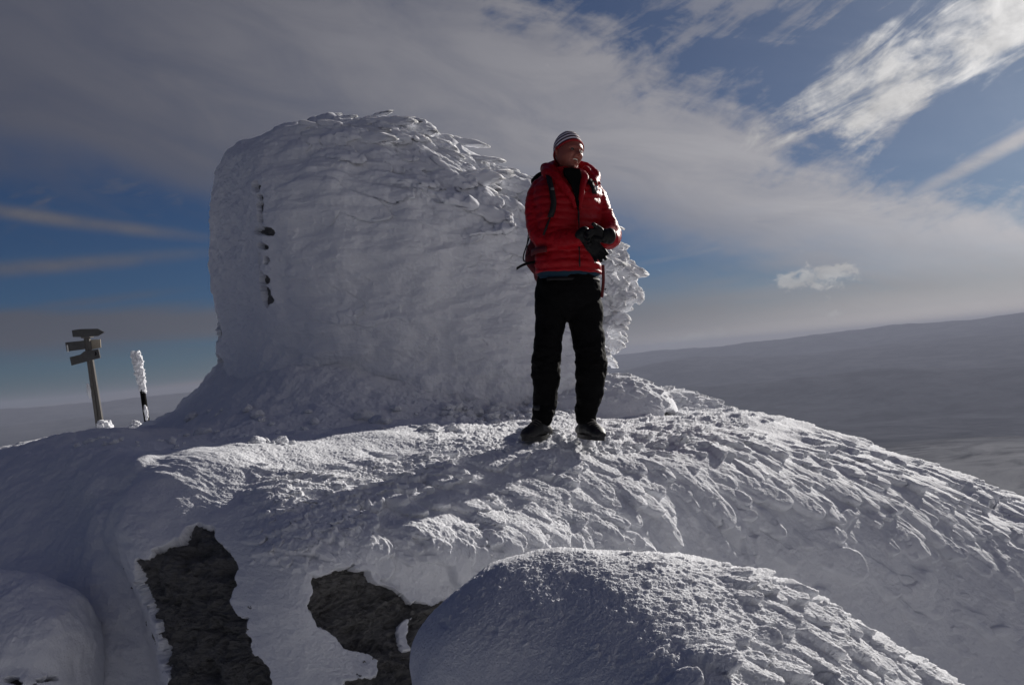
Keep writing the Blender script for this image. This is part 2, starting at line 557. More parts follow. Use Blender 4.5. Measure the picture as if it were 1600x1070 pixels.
# ------------------------------------------------------------------ far land
def hills():
    nr, nc = 420, 1400
    r = 28 * (15500 / 28) ** np.linspace(0, 1, nr)
    a = np.linspace(0, 2 * np.pi, nc, endpoint=False)
    # spend most columns on the visible side
    a = a - .72 * np.sin(a) * (1 - .0)
    X, Y = r[:, None] * np.sin(a), r[:, None] * np.cos(a)
    P = np.stack([X, Y, np.zeros_like(X)], -1)
    rr = r[:, None] + 0 * X
    z = np.interp(np.log(rr), np.log([28, 60, 150, 400, 1000, 2500, 5000, 7500, 10000, 12500, 15500]),
                  [-9, -22, -65, -165, -300, -430, -560, -480, -250, -90, -200])
    amp = np.interp(rr, [28, 200, 1500, 4000, 9000, 15500], [1, 8, 45, 110, 230, 230])
    n = fbm(P + np.array([900., 0, 0]), 1 / 3300., 6, .5)
    n2 = fbm(P, 1 / 600., 5, .55, 5.)
    z = z + amp * (n + .25) * .9 + amp * .22 * n2
    az_ = np.degrees(np.arctan2(X, Y))
    # distant plateau rises to the right, low rim on the left
    z += np.interp(rr, [6000, 11000, 15500], [0, 1, 1]) * np.interp(az_, [-40, -12, 4, 14, 24, 40, 60], [-160, -150, -95, -30, -50, 40, 60])
    # near snowy plateau seen low on the right
    z += 95 * np.exp(-((az_ - 32) / 12) ** 2 - ((np.log(rr) - math.log(2300)) / .38) ** 2)
    z += 60 * np.exp(-((az_ - 11) / 6) ** 2 - ((np.log(rr) - math.log(3600)) / .2) ** 2)
    zmax = np.interp(rr, [100, 5000, 12000], [-8, -150, 1.6 + 12000 * math.tan(R(.45))])
    z = np.minimum(z, zmax + .15 * (z - zmax) * (z > zmax))
    n3 = fbm(P, 1 / 1300., 6, .55, 15.)
    rn = fbm(np.stack([az_ * .10, 0 * az_, 0 * az_], -1), 1., 2, .5, 3.)
    rn2 = fbm(np.stack([az_ * .12, 0 * az_ + 5, 0 * az_], -1), 1., 2, .5, 8.)
    lr = np.log(rr) + .10 * fbm(P, 1 / 4000., 3, .5, 44.)
    for (rc, wd, zt) in ((12800, .08, np.interp(az_, [-40, -10, 8, 20, 27, 34], [-40, -30, 15, 40, 60, 110]) + 75 * rn), (9500, .12, np.interp(az_, [-30, 5, 30], [-190, -150, -140]) + 60 * rn2),
                         (6800, .16, -300 + 60 * rn)):
        k = np.exp(-((lr - math.log(rc)) / wd) ** 2)
        z = np.maximum(z, z * (1 - k) + k * (zt + 75 * n3 - 15) + 60 * (rc > 12000) * fbm(P, 1 / 2500., 4, .5, 71.) * k)
    P[..., 2] = z
    m, nt, p = mat_new('snowy land')
    t = nt.nodes.new('ShaderNodeTexCoord').outputs['Object']
    a_ = noise(t, .0012, 8, .62, .6)
    b_ = noise(t, .006, 7, .65, .8)
    f = sstep(.42, .6, a_ * .6 + b_ * .4)
    ln = nt.nodes.new('ShaderNodeVectorMath')
    ln.operation = 'LENGTH'
    nt.links.new(t, ln.inputs[0])
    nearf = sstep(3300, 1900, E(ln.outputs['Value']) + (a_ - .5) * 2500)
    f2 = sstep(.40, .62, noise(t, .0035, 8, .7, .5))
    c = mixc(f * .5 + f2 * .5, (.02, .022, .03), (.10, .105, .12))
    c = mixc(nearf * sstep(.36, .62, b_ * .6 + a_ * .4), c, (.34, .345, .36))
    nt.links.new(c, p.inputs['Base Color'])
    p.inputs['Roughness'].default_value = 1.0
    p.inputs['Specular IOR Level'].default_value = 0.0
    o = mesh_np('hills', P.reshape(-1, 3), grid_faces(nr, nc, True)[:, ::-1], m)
    tag(o, 'hazy snow-streaked hills and valley far below the summit', kind='structure')
    # summit slope under and around everything
    nr, nc = 160, 320
    r = 32 * (np.linspace(0, 1, nr) ** 1.4)
    a = np.linspace(0, 2 * np.pi, nc, endpoint=False)
    X, Y = r[:, None] * np.sin(a) - 2, r[:, None] * np.cos(a) + 9
    P = np.stack([X, Y, 0 * X], -1)
    z = -.62 - .16 * np.maximum(X - .2, 0) ** 1.35 - .09 * np.maximum(Y - 15, 0) ** 1.5 - .05 * np.maximum(-X - 9, 0) ** 1.6
    z -= 2.1 * sm(8.0, 4.4, Y) + .12 * np.maximum(2.2 - Y, 0) + .12 * sm(0, -3, X)
    z -= .45 * sm(7, 9, Y) * sm(-1.5, -3.5, X)
    z -= .7 * sm(7, 8.6, Y) * sm(-1.0, 1.2, X)
    z += .12 * fbm(P, .5, 4) + .05 * fbm(P, 2., 4)
    P[..., 2] = CAM[2] + z
    P[..., 2] = np.minimum(P[..., 2], 99)
    P[-1, :, 2] -= 12
    o = mesh_np('snow_slope', P.reshape(-1, 3), grid_faces(nr, nc, True)[:, ::-1], SNOW)
    tag(o, 'snow slope of the summit around the rime-covered rocks', kind='structure')


hills()


def finish(name, P, mat, parent=None, flip=False, smooth=True):
    f = grid_faces(*P.shape[:2])
    if not flip: f = f[:, ::-1]
    return mesh_np(name, P.reshape(-1, 3), f, mat, parent, smooth)


def outward(P, N):
    """flip normals so they point to the camera on average"""
    s = np.sign(np.mean(np.sum(N * (CAM - P), -1)))
    return N * s


def warp_px(P, amp, scale=9.0, off=0.):
    return fbm(P, scale, 4, .6, off) * amp


# ------------------------------------------------------------------ the near rime-crusted ridge
X_ = [-350, -80, 90, 170, 205]
rowsM = [
 # r0 .. r8 per column: list of (px,py,d)
 [(-350, 750, 9), (-350, 860, 5.2), (-350, 900, 5.0), (-350, 950, 4.7), (-350, 1000, 4.4), (-350, 1080, 4.1), (-350, 1150, 3.9), (-350, 1250, 3.7), (-350, 1500, 3.2)],
 [(-80, 712, 9), (-80, 790, 5), (-80, 820, 4.8), (-80, 860, 4.5), (-80, 910, 4.2), (-80, 970, 3.9), (-80, 1040, 3.7), (-80, 1120, 3.5), (-80, 1400, 3.1)],
 [(90, 680, 9), (90, 708, 5.3), (90, 735, 4.9), (90, 780, 4.5), (90, 840, 4.2), (90, 900, 4.0), (90, 970, 3.8), (90, 1060, 3.6), (90, 1350, 3.1)],
 [(170, 675, 9), (170, 692, 5.2), (160, 720, 4.6), (150, 760, 4.2), (148, 815, 4.0), (150, 875, 3.9), (180, 945, 3.75), (210, 1055, 3.6), (255, 1350, 3.2)],
 [(220, 670, 9), (220, 696, 5.0), (208, 722, 4.25), (192, 765, 4.1), (176, 815, 3.95), (180, 865, 3.87), (212, 935, 3.75), (238, 1050, 3.6), (285, 1350, 3.3)],
 [(262, 665, 9), (262, 698, 4.9), (250, 718, 4.25), (225, 752, 3.95), (196, 798, 3.7), (198, 850, 3.52), (226, 930, 3.42), (254, 1060, 3.3), (300, 1350, 3.1)],
 [(330, 660, 9), (330, 697, 4.9), (330, 711, 4.2), (325, 745, 3.92), (318, 790, 3.66), (318, 850, 3.45), (325, 930, 3.3), (335, 1060, 3.18), (345, 1350, 2.95)],
 [(450, 655, 9), (450, 686, 4.9), (450, 705, 4.4), (450, 745, 3.97), (450, 795, 3.58), (450, 850, 3.28), (450, 930, 3.16), (450, 1060, 3.1), (450, 1350, 2.9)],
 [(600, 645, 9), (600, 684, 5.0), (600, 710, 4.5), (600, 750, 4.05), (600, 800, 3.68), (600, 860, 3.40), (600, 930, 3.34), (600, 1060, 3.15), (600, 1350, 2.85)],
 [(800, 640, 9), (800, 686, 4.95), (800, 712, 4.5), (800, 755, 4.18), (800, 805, 3.88), (800, 860, 3.64), (800, 930, 3.6), (800, 1060, 3.4), (800, 1350, 2.95)],
 [(1000, 640, 9), (1000, 663, 6.3), (1000, 692, 5.2), (1000, 735, 4.65), (1000, 790, 4.36), (1000, 850, 4.17), (1000, 930, 4.02), (1000, 1060, 3.85), (1000, 1350, 3.4)],
 [(1200, 714, 11), (1200, 657, 7.4), (1200, 692, 6.1), (1200, 735, 5.4), (1200, 790, 5.05), (1200, 850, 4.84), (1200, 930, 4.68), (1200, 1060, 4.5), (1200, 1350, 4.0)],
 [(1400, 790, 11), (1400, 712, 7.6), (1400, 738, 6.6), (1400, 775, 5.95), (1400, 820, 5.62), (1400, 880, 5.38), (1400, 960, 5.2), (1400, 1070, 5.02), (1400, 1350, 4.5)],
 [(1600, 870, 11), (1600, 786, 7.6), (1600, 810, 6.85), (1600, 850, 6.3), (1600, 900, 5.95), (1600, 950, 5.72), (1600, 1010, 5.55), (1600, 1090, 5.4), (1600, 1350, 4.9)],
 [(1850, 960, 11), (1850, 880, 7.6), (1850, 905, 6.8), (1850, 940, 6.2), (1850, 985, 6.0), (1850, 1035, 5.8), (1850, 1090, 5.65), (1850, 1160, 5.5), (1850, 1400, 5)],
 [(2200, 1100, 11), (2200, 1020, 7.4), (2200, 1040, 6.8), (2200, 1070, 6.3), (2200, 1110, 5.8), (2200, 1160, 5.4), (2200, 1210, 5.1), (2200, 1270, 4.8), (2200, 1500, 4.2)],
]
QUAL = float(__import__('os').environ.get('QUAL', 0.92))
P = loft([list(c) for c in zip(*rowsM)], int(820 * QUAL), int(1750 * QUAL), wr=[1.6, 1.5, 1.3, 1.2, 1, 1, 1, .3],
         wc=[.25, .5, 1, 1, 1, 1, 1, 1, 1, 1, 1, 1, 1, .25, .1])
N = outward(P, normals(P))
px, py = proj(P)
# large soft undulations
P = P + N * (fbm(P, 1.1, 3)[..., None] * .07 * sm(3.0, 3.6, P[..., 1])[..., None] + fbm(P, 3.0, 3, .5, 9.)[..., None] * .022)
N = outward(P, normals(P))
H = np.zeros(P.shape[:2])
T = np.zeros(P.shape[:2])
nz = N[..., 2]
wind = np.array([.80, -.60, .05])
right = sm(880, 1080, px)
lowr = sm(1000, 860, py - (px - 1200) * .22)          # no feathers on the smooth flank below
big = right * sm(672, 700, py) * (0.25 + lowr) * sm(1000, 880, py - np.maximum(px - 1100, 0) * .30)
tongues(P, N, H, wind, 420, .46, .09, .050, big, 11, base=.35, lf=1.6, jit=.20, T=T, rag=.2)
tongues(P, N, H, wind, 700, .24, .052, .036, big, 12, base=.55, lf=1.6, jit=.24, T=T, rag=.25)
tongues(P, N, H, wind, 1300, .12, .022, .012, big * sm(960, 800, py - np.maximum(px - 1100, 0) * .3), 13, base=.8, jit=.2, T=T, rag=.3)
# middle: clusters with a smooth sheet between
clus = sm(-.05, .35, fbm(P, 1.5, 3, .5, 31.)) * sm(380, 470, px) * sm(1000, 900, px) * sm(712, 735, py) * sm(880, 820, py + (px - 600) * -.05)
clus += .9 * sm(380, 440, px) * sm(590, 540, px) * sm(728, 750, py) * sm(905, 850, py - (px - 420) * .25)
clus *= sm(30, 90, py + np.abs(px - 520) * .0 - 660)
wm = np.array([.93, -.30, -.2])
tongues(P, N, H, wm, 240, .22, .045, .036, clus, 14, base=.4, lf=1.4, jit=.15, T=T, rag=.3)
tongues(P, N, H, wm, 800, .11, .024, .022, clus, 15, base=.6, lf=1.5, jit=.2, T=T, rag=.35)
tongues(P, N, H, wm, 1500, .05, .010, .008, clus, 16, base=.85, lf=1.4, jit=.3, T=T, rag=.4)
# sparse single scallops elsewhere in the middle
spa = sm(560, 640, px) * sm(1050, 950, px) * sm(700, 720, py) * sm(900, 850, py)
tongues(P, N, H, wind, 80, .32, .06, .030, spa, 17, base=.4, lf=1.4, jit=.15, T=T, rag=.3)
# far crest roughness on the right
far = right * sm(790, 720, py - np.maximum(px - 1200, 0) * .33)
tongues(P, N, H, wind, 1100, .20, .040, .036, far, 18, base=.6, lf=1.5, jit=.3, T=T, rag=.3)
H = blur(H, 1)
up_f = sm(.55, .95, nz) * sm(690, 700, py + 12)
grainy = sm(.35, .9, nz) * sm(300, 420, px)
lump = fbm(P, 28, 3, .6, 3.)
fine = fbm(P, 85, 3, .75, 8.)
streak = fbm(np.stack([(P @ wind) * .12, P @ np.cross(wind, [0, 0, 1.]), P[..., 2]], -1), 16, 4, .6, 2.)
dist = H + streak * .010 * (1 - .6 * grainy) + lump * .004 * (.4 + grainy) + fine * .0050 * grainy + fine * .0008
# trampled crumbly snow around the feet and along the far crest
tr = sm(735, 690, py) * sm(640, 700, px) * sm(1350, 1050, px)
dist += tr * (np.abs(fbm(P, 9, 4, .6, 77.)) * .040 + np.abs(lump) * .012)
dist += .048 * np.exp(-((py - 692) / 6) ** 2) * sm(790, 820, px) * sm(975, 945, px) * (.6 + fbm(P, 12, 3, .6, 5.))
# left shaded side: lumps
ls = sm(260, 160, px)
dist += ls * (fbm(P, 4.5, 4, .55, 61.) * .035)
# thin lit crest on the left
# --- exposed rock
polyA = [(300, 820), (335, 828), (338, 845), (352, 862), (368, 882), (366, 915), (360, 940), (372, 960), (388, 965), (382, 990), (390, 1000), (396, 1025),
         (415, 1045), (418, 1140), (255, 1140), (262, 1065), (250, 1035), (246, 1010), (238, 975), (228, 950), (215, 915), (212, 875), (232, 873), (242, 855), (262, 848), (282, 838)]
polyB = [(487, 900), (500, 898), (520, 892), (543, 885), (548, 893), (568, 893), (575, 908), (600, 915), (630, 935), (645, 945), (650, 940), (685, 953), (705, 985),
         (700, 1140), (520, 1140), (540, 1065), (590, 1055), (592, 1030), (575, 1018), (540, 1008), (530, 990), (495, 975), (482, 950), (487, 925)]
polyC = [(622, 975), (632, 966), (645, 963), (636, 975), (634, 992), (640, 1012), (630, 1014), (622, 995)]
polyD = [(1544, 784), (1556, 788), (1554, 796), (1545, 794)]
wpx = warp_px(P, 11, 7, 4.) + warp_px(P, 6, 18, 9.) + warp_px(P, 3, 45, 14.)
sA = in_poly(px, py, polyA) + wpx
sB = np.maximum(in_poly(px, py, polyB), -in_poly(px, py, polyC) + 1) + wpx * .8
sD = in_poly(px, py, polyD) + wpx * .3
sd = np.minimum(np.minimum(sA, sB), sD)
cut = sm(2.5, -3.0, sd)
lip = np.exp(-((sd - 5) / 7) ** 2) * .008 * (sd > 0)
Pb = P.copy()
P2 = P + N * (dist - cut * .10)[..., None]
Dn = wind - N * (N @ wind)[..., None]
P2 += Dn * (T * .55)[..., None]
g = finish('snow_ground', P2, SNOW)
tag(g, 'rime-crusted snowy ridge the man stands on', kind='structure')
GP, GN, Gpx, Gpy = P2, N, px, py


def rock_from(name, Pb, N, sel, off, parent=None, seed=1., amp=.045, mat=None, back=.30):
    """a craggy stone face just behind a snow sheet, with sides and back so that it is solid"""
    ii, jj = np.where(sel)
    i0, i1, j0, j1 = ii.min(), ii.max() + 1, jj.min(), jj.max() + 1
    Q, n = Pb[i0:i1, j0:j1], N[i0:i1, j0:j1]
    s = sel[i0:i1, j0:j1]
    cr = np.abs(fbm(Q * np.array([1, 1, 1.6]), 6, 5, .6, seed))
    blk = np.round(fbm(Q * np.array([1., 1., 2.2]), 5, 3, .5, seed + 9) * 5) / 5
    d = -off - .015 + (.30 - cr) * amp * 2.0 + blk * amp * 1.0 + fbm(Q, 60, 3, .6, seed) * .003
    A = Q + n * d[..., None]
    B = Q - n * (back + off)
    r, c = s.shape
    f = grid_faces(r, c)
    ok = s.ravel()[f].all(1)
    f = f[ok]
    V = np.concatenate([A.reshape(-1, 3), B.reshape(-1, 3)])
    # boundary edges -> sides
    e = np.concatenate([f[:, [0, 1]], f[:, [1, 2]], f[:, [2, 3]], f[:, [3, 0]]])
    key = np.sort(e, 1)
    key = key[:, 0].astype(np.int64) * (r * c) + key[:, 1]
    u, inv, cnt = np.unique(key, return_inverse=True, return_counts=True)
    be = e[cnt[inv] == 1]
    nn = r * c
    side_ = np.stack([be[:, 1], be[:, 0], be[:, 0] + nn, be[:, 1] + nn], 1)
    Fa = np.concatenate([f, f[:, ::-1] + nn, side_])[:, ::-1]
    used, inv = np.unique(Fa.ravel(), return_inverse=True)
    return mesh_np(name, V[used], inv.reshape(Fa.shape), mat or ROCK, parent)


o = rock_from('rock_outcrop', Pb, N, (sA < 22), .03, seed=3.)
tag(o, 'tall bare dark rock face framed by rime, left of the two in front', 'rock outcrop', 'bare rock faces in the front of the ridge')
o = rock_from('rock_outcrop', Pb, N, (sB < 22), .03, seed=13.)
tag(o, 'bare brownish rock face with a small curl of snow, beside the round snow boulder', 'rock outcrop', 'bare rock faces in the front of the ridge')
o = rock_from('rock', Pb, N, (sD < 8), .02, seed=23., amp=.01, back=.04)
tag(o, 'tiny dark stone showing through the snow at the far right edge', 'rock')

def plate_mesh(c, D, n, L_, W_, th, seed, nl=26, nw=13, lift=.2, tip=.70):
    """one rime feather: a tapered tongue with a rounded crenulated tip, lens-shaped in section"""
    a = np.linspace(0, 1, nl)[:, None] + np.zeros((1, nw))
    b = np.linspace(-1, 1, nw)[None, :] + np.zeros((nl, 1))
    rg = np.random.default_rng(seed)
    k1, k2, k3 = rg.uniform(0, 6.28, 3)
    wa = (.30 + .70 * a ** .8) * np.sqrt(np.clip(1 - (np.clip(a - tip, 0, 1) / (1.002 - tip)) ** 2, .0, 1)) * (1 + .10 * np.sin(a * 15 + k1) + .07 * np.sin(a * 34 + k2))
    B = np.cross(n, D)
    la = a * (1 + .06 * np.sin(b * 7 + k3) * a + .05 * np.sin(b * 17 + k1) * a ** 3)
    x = (la - .45) * L_
    y = b * wa * W_ + .10 * W_ * np.sin(a * 4 + k2)
    z = lift * L_ * a ** 1.6 * .5 - .05 * L_
    t = th * np.sqrt(np.clip(1 - b ** 2, 0, 1)) * (.35 + .65 * np.sqrt(np.clip(1 - ((a - .5) / .5) ** 6, 0, 1)))
    rough = .22 * th * np.sin(a * 21 + b * 5 + k1) * np.sin(b * 9 + k2)
    out = []
    for s in (1, -1):
        zz = z + s * t * (1.0 if s > 0 else .6) + rough * s
        out.append(c + x[..., None] * D + y[..., None] * B + zz[..., None] * n)
    f = grid_faces(nl, nw)
    N0 = nl * nw
    e = [(i, i + 1) for i in range(nw - 1)] + [((i) * nw + nw - 1, (i + 1) * nw + nw - 1) for i in range(nl - 1)] + \
        [((nl - 1) * nw + i + 1, (nl - 1) * nw + i) for i in range(nw - 1)] + [((i + 1) * nw, i * nw) for i in range(nl - 1)]
    e = np.array(e)
    sidef = np.stack([e[:, 1], e[:, 0], e[:, 0] + N0, e[:, 1] + N0], 1)
    return np.concatenate([out[0].reshape(-1, 3), out[1].reshape(-1, 3)]), np.concatenate([f, f[:, ::-1] + N0, sidef])


def plates(name, P, N, H, px, py, topm, rightm, dtop, parent):
    rg = np.random.default_rng(77)
    V, Fa, off = [], [], 0
    edge = sm(60, 10, dtop) * sm(430, 520, px) * (dtop > -12)
    endm = sm(895, 935, px) * (py < 560)
    for (mask, n, L0, W0, th, lift, dirv) in ((edge, 60, .55, .085, .030, .08, (.97, -.12, -.08)), (endm, 110, .22, .075, .030, .02, (.92, -.1, -.22)),
                                               (edge + endm * .3, 50, .22, .050, .018, .12, (.95, -.2, -.1)),
                                               (sm(140, 60, dtop) * sm(470, 560, px), 26, .60, .10, .026, .09, (.93, -.25, -.26))):
        sa, sb = spacing(P)
        m = (mask * sa * sb).ravel()
        cs = np.cumsum(m)
        for q in np.searchsorted(cs, rg.random(n) * cs[-1]):
            i, j = divmod(int(q), P.shape[1])
            n0 = N[i, j]
            D = np.array(dirv) + rg.normal(size=3) * .07
            if mask is endm: D[2] += (470 - py[i, j]) / 200. * .35
            n1_ = np.array([.1, -1., .25]) + rg.normal(size=3) * .22
            n1_ /= np.linalg.norm(n1_)
            if mask is endm: n0 = n1_
            elif mask is edge:
                n0 = n0 * .5 + n1_ * .5
                n0 /= np.linalg.norm(n0)
            D = D - n0 * (D @ n0) * .9
            D /= np.linalg.norm(D)
            nn_ = n0 - D * (n0 @ D)
            nn_ /= np.linalg.norm(nn_)
            L_ = L0 * 1.45 ** rg.uniform(-1, 1)
            v, f = plate_mesh(P[i, j] - np.array(parent.location), D, nn_, L_, W0 * 1.35 ** rg.uniform(-1, 1), th, int(rg.integers(1e6)), lift=lift, tip=.5)
            V.append(v)
            Fa.append(f + off)
            off += len(v)
    V = np.concatenate(V)
    V = V + np.stack([fbm(V, 14, 3, .6, k) for k in (3., 33., 63.)], -1) * .012
    mesh_np(name, V, np.concatenate(Fa), SNOW_FINE, parent)


# ------------------------------------------------------------------ tower buried in rime
cols = [
 [(370, 720, 9.2), (362, 600, 9.2), (358, 500, 9.2), (352, 390, 9.2), (358, 300, 9.2), (370, 255, 9.1), (378, 242, 9.1), (385, 244, 9.3), (392, 720, 9.6)],
 [(348, 720, 8.3), (340, 600, 8.3), (332, 500, 8.3), (324, 390, 8.3), (330, 295, 8.3), (346, 247, 8.35), (366, 230, 8.6), (380, 235, 9.2), (390, 720, 9.6)],
 [(372, 720, 7.7), (368, 600, 7.7), (365, 490, 7.7), (362, 380, 7.7), (364, 300, 7.75), (374, 248, 7.9), (395, 222, 8.4), (402, 231, 9.1), (405, 720, 9.6)],
 [(415, 720, 7.15), (412, 600, 7.15), (409, 490, 7.15), (405, 380, 7.15), (404, 305, 7.2), (414, 250, 7.45), (440, 204, 8.1), (448, 218, 9), (450, 720, 9.6)],
 [(520, 720, 6.9), (520, 600, 6.95), (520, 490, 7), (520, 380, 7), (522, 300, 7.1), (528, 240, 7.4), (535, 199, 8.0), (540, 210, 9), (540, 720, 9.6)],
 [(640, 720, 6.9), (640, 600, 6.95), (640, 490, 7), (640, 380, 7.05), (640, 300, 7.2), (642, 250, 7.5), (645, 206, 8.1), (650, 216, 9), (650, 720, 9.6)],
 [(740, 720, 7.0), (740, 600, 7.05), (742, 500, 7.1), (742, 400, 7.15), (742, 330, 7.25), (743, 300, 7.5), (745, 260, 8.1), (750, 268, 9), (750, 720, 9.6)],
 [(825, 720, 7.2), (828, 600, 7.2), (830, 510, 7.2), (832, 430, 7.25), (834, 365, 7.35), (835, 342, 7.6), (838, 305, 8.1), (842, 312, 8.9), (840, 720, 9.5)],
 [(890, 715, 7.5), (895, 620, 7.4), (905, 540, 7.35), (912, 470, 7.4), (915, 410, 7.5), (914, 388, 7.7), (914, 358, 8.1), (914, 363, 8.8), (900, 720, 9.4)],
 [(900, 700, 7.9), (905, 640, 7.8), (916, 558, 7.6), (933, 492, 7.6), (938, 445, 7.65), (938, 416, 7.8), (936, 392, 8.1), (934, 396, 8.7), (925, 700, 9.2)],
 [(905, 700, 8.3), (912, 640, 8.2), (924, 564, 8.0), (946, 500, 7.95), (960, 458, 7.95), (961, 434, 8.0), (954, 412, 8.1), (948, 416, 8.6), (930, 700, 8.9)],
 [(910, 700, 8.7), (915, 640, 8.6), (924, 570, 8.4), (938, 506, 8.3), (946, 464, 8.3), (946, 438, 8.35), (940, 420, 8.3), (936, 424, 8.6), (925, 700, 8.8)],
]
tw = tag(empty('stone_tower', at(620, 700, 8.2)), 'stone summit tower buried under thick wind-shaped rime behind the man', 'tower')
TL = np.array(tw.location)
P = loft([list(c) for c in zip(*cols)], int(800 * QUAL), int(1050 * QUAL), wr=[.6, 1, 1, 1, 1.2, 1.6, 1.6, .15], wc=[.6, 1.2, 1.2, 1, 1, 1, 1, 1, 1, 1.4, 1])
N = outward(P, normals(P))
px, py = proj(P)
P = P + N * (fbm(P, .9, 4, .5, 3.) * .12 + fbm(P, 2.6, 4, .5, 5.) * .04)[..., None]
N = outward(P, normals(P))
H = np.zeros(P.shape[:2])
T = np.zeros(P.shape[:2])
wt = np.array([.95, -.15, -.26])
dtop = py - np.interp(px, [330, 440, 540, 640, 740, 830, 920, 970], [240, 204, 198, 206, 258, 303, 356, 412])
topm = sm(150, 40, dtop) * sm(400, 470, px)
rightm = sm(870, 940, px)
tongues(P, N, H, wt, 120, .75, .12, .07, topm + rightm * .5, 21, base=.5, jit=.12, T=T, rag=.25)
tongues(P, N, H, wt, 150, .36, .07, .035, topm * topm + rightm * .6, 22, base=.7, jit=.16, T=T, rag=.3)
tongues(P, N, H, wt, 300, .12, .03, .012, topm ** 3 + rightm, 23, base=.9, jit=.2, T=T, rag=.3)
scal = sm(.1, .4, fbm(P, 1.3, 3, .5, 90.)) * sm(560, 660, px) * sm(30, 80, dtop) * sm(270, 180, dtop)
tongues(P, N, H, wt, 75, .60, .12, .12, scal, 24, base=.2, jit=.12, T=T, rag=.3)
# faint wind-combed scales over the whole wall
upw = sm(420, 500, px) * (.35 + sm(420, 200, dtop))
tongues(P, N, H, np.array([.93, -.1, -.34]), 110, .95, .14, .030, upw, 27, base=.35, jit=.10, T=T, rag=.25)
tongues(P, N, H, wt, 160, .5, .09, .014, upw, 28, base=.5, jit=.14, T=T, rag=.3)
H = blur(H, 3)
tongues(P, N, H, wt, 300, .7, .12, .008, np.ones_like(H), 25, base=.5, jit=.12, T=None, rag=.3)
tongues(P, N, H, wt, 700, .25, .05, .005, np.ones_like(H), 26, base=.8, jit=.2, T=None, rag=.4)
H = blur(H, 1)
streak = fbm(np.stack([(P @ wt) * .15, P @ np.cross(wt, [0, 0, 1.]), P[..., 2]], -1), 9, 5, .62, 2.)
leftc = sm(470, 380, px)
s2 = fbm(np.stack([(P @ wt) * .3, P @ np.cross(wt, [0, 0, 1.]), P[..., 2]], -1), 3.2, 3, .55, 22.)
dist = H + streak * .03 * (1 - leftc * .5) + s2 * .13 * (1 - leftc) + leftc * fbm(P, 5, 5, .6, 8.) * .04 + fbm(P, 35, 3, .6, 9.) * .005
low = sm(520, 640, py)
dist += low * fbm(P, 4, 5, .6, 12.) * .07
spots = [(398, 290, 4, 6), (401, 305, 3, 4), (400, 320, 4, 7), (401, 338, 3, 11), (407, 360, 10, 6), (417, 363, 7, 4), (406, 383, 6, 4), (412, 386, 5, 3), (402, 408, 3, 10),
         (414, 407, 3, 5), (409, 437, 6, 6), (404, 430, 2, 6), (410, 463, 6, 13), (415, 468, 5, 6), (331, 505, 4, 14), (334, 526, 3, 8), (338, 570, 4, 12), (342, 588, 4, 10), (403, 452, 2, 4)]
sd = np.full(H.shape, 99.)
wpx = warp_px(P, 3.5, 18, 4.) + warp_px(P, 2.5, 45, 14.)
for (cx, cy, rw, rh) in spots:
    rw, rh = rw * 1.45, rh * 1.2
    k = np.hypot((px - cx) / rw, (py - cy) / rh)
    sd = np.minimum(sd, (k - 1) * min(rw, rh))
sd = sd + wpx * .7
cut = sm(.8, -1.0, sd)
Pb = P.copy()
P2 = P + N * (dist - cut * .16)[..., None]
Dn = wt - N * (N @ wt)[..., None]
P2 += Dn * (T * 1.0)[..., None]
finish('rime_crust', P2 - TL, SNOW_FINE, tw)
plates('rime_feathers', P2, N, H, px, py, topm, rightm, dtop, tw)
TP, TN, Tpx, Tpy = P2, N, px, py
o = rock_from('stonework', Pb - TL, N, (sd < 9) , .05, tw, seed=31., amp=.02)

# ------------------------------------------------------------------ drift banked against the tower
cols = [
 [(40, 690, 13), (40, 690, 9.5), (40, 700, 7.8), (40, 715, 7.0), (40, 760, 6.6), (40, 820, 6.4)],
 [(130, 685, 12), (130, 688, 9.5), (130, 692, 7.8), (130, 698, 6.4), (130, 712, 5.9), (130, 760, 5.6)],
 [(210, 668, 11), (210, 684, 8.7), (210, 690, 7.5), (210, 695, 6.3), (210, 706, 5.2), (210, 745, 4.8)],
 [(270, 640, 9.5), (270, 655, 8.4), (270, 672, 7.3), (270, 685, 6.2), (270, 705, 5.2), (270, 745, 4.7)],
 [(345, 570, 8.6), (345, 598, 8.0), (345, 640, 7.0), (345, 673, 6.0), (345, 704, 5.15), (345, 745, 4.6)],
 [(450, 545, 7.6), (450, 580, 6.95), (450, 630, 6.35), (450, 668, 5.75), (450, 702, 5.1), (450, 745, 4.7)],
 [(600, 560, 7.6), (600, 592, 6.9), (600, 634, 6.35), (600, 668, 5.8), (600, 702, 5.1), (600, 745, 4.7)],
 [(720, 600, 7.6), (720, 625, 6.95), (720, 652, 6.4), (720, 677, 5.8), (720, 702, 5.1), (720, 745, 4.7)],
 [(830, 622, 7.8), (830, 645, 7.1), (830, 666, 6.5), (830, 683, 5.8), (830, 704, 5.1), (830, 745, 4.7)],
 [(930, 638, 8.2), (930, 655, 7.4), (930, 670, 6.7), (930, 684, 6), (930, 704, 5.2), (930, 745, 4.8)],
 [(1030, 650, 9), (1030, 668, 7.6), (1030, 682, 6.8), (1030, 696, 6), (1030, 716, 5.3), (1030, 755, 4.9)],
]
P = loft([list(c) for c in zip(*cols)], int(330 * QUAL), int(850 * QUAL), wr=[1, 1, 1, 1, .5])
N = outward(P, normals(P))
px, py = proj(P)
blk = fbm(P, 1.6, 3, .5, 41.)
rgt = sm(600, 760, px)
dist = .10 * blk + (.05 + .06 * rgt) * np.abs(fbm(P, 3.5, 4, .55, 44.)) + (.018 + .05 * rgt) * np.abs(fbm(P, 10, 4, .6, 45.)) + .006 * fbm(P, 40, 3, .6, 46.)
dist *= (sm(706, 690, py) * .9 + .1) * sm(120, 330, px)
P2 = P + N * dist[..., None]
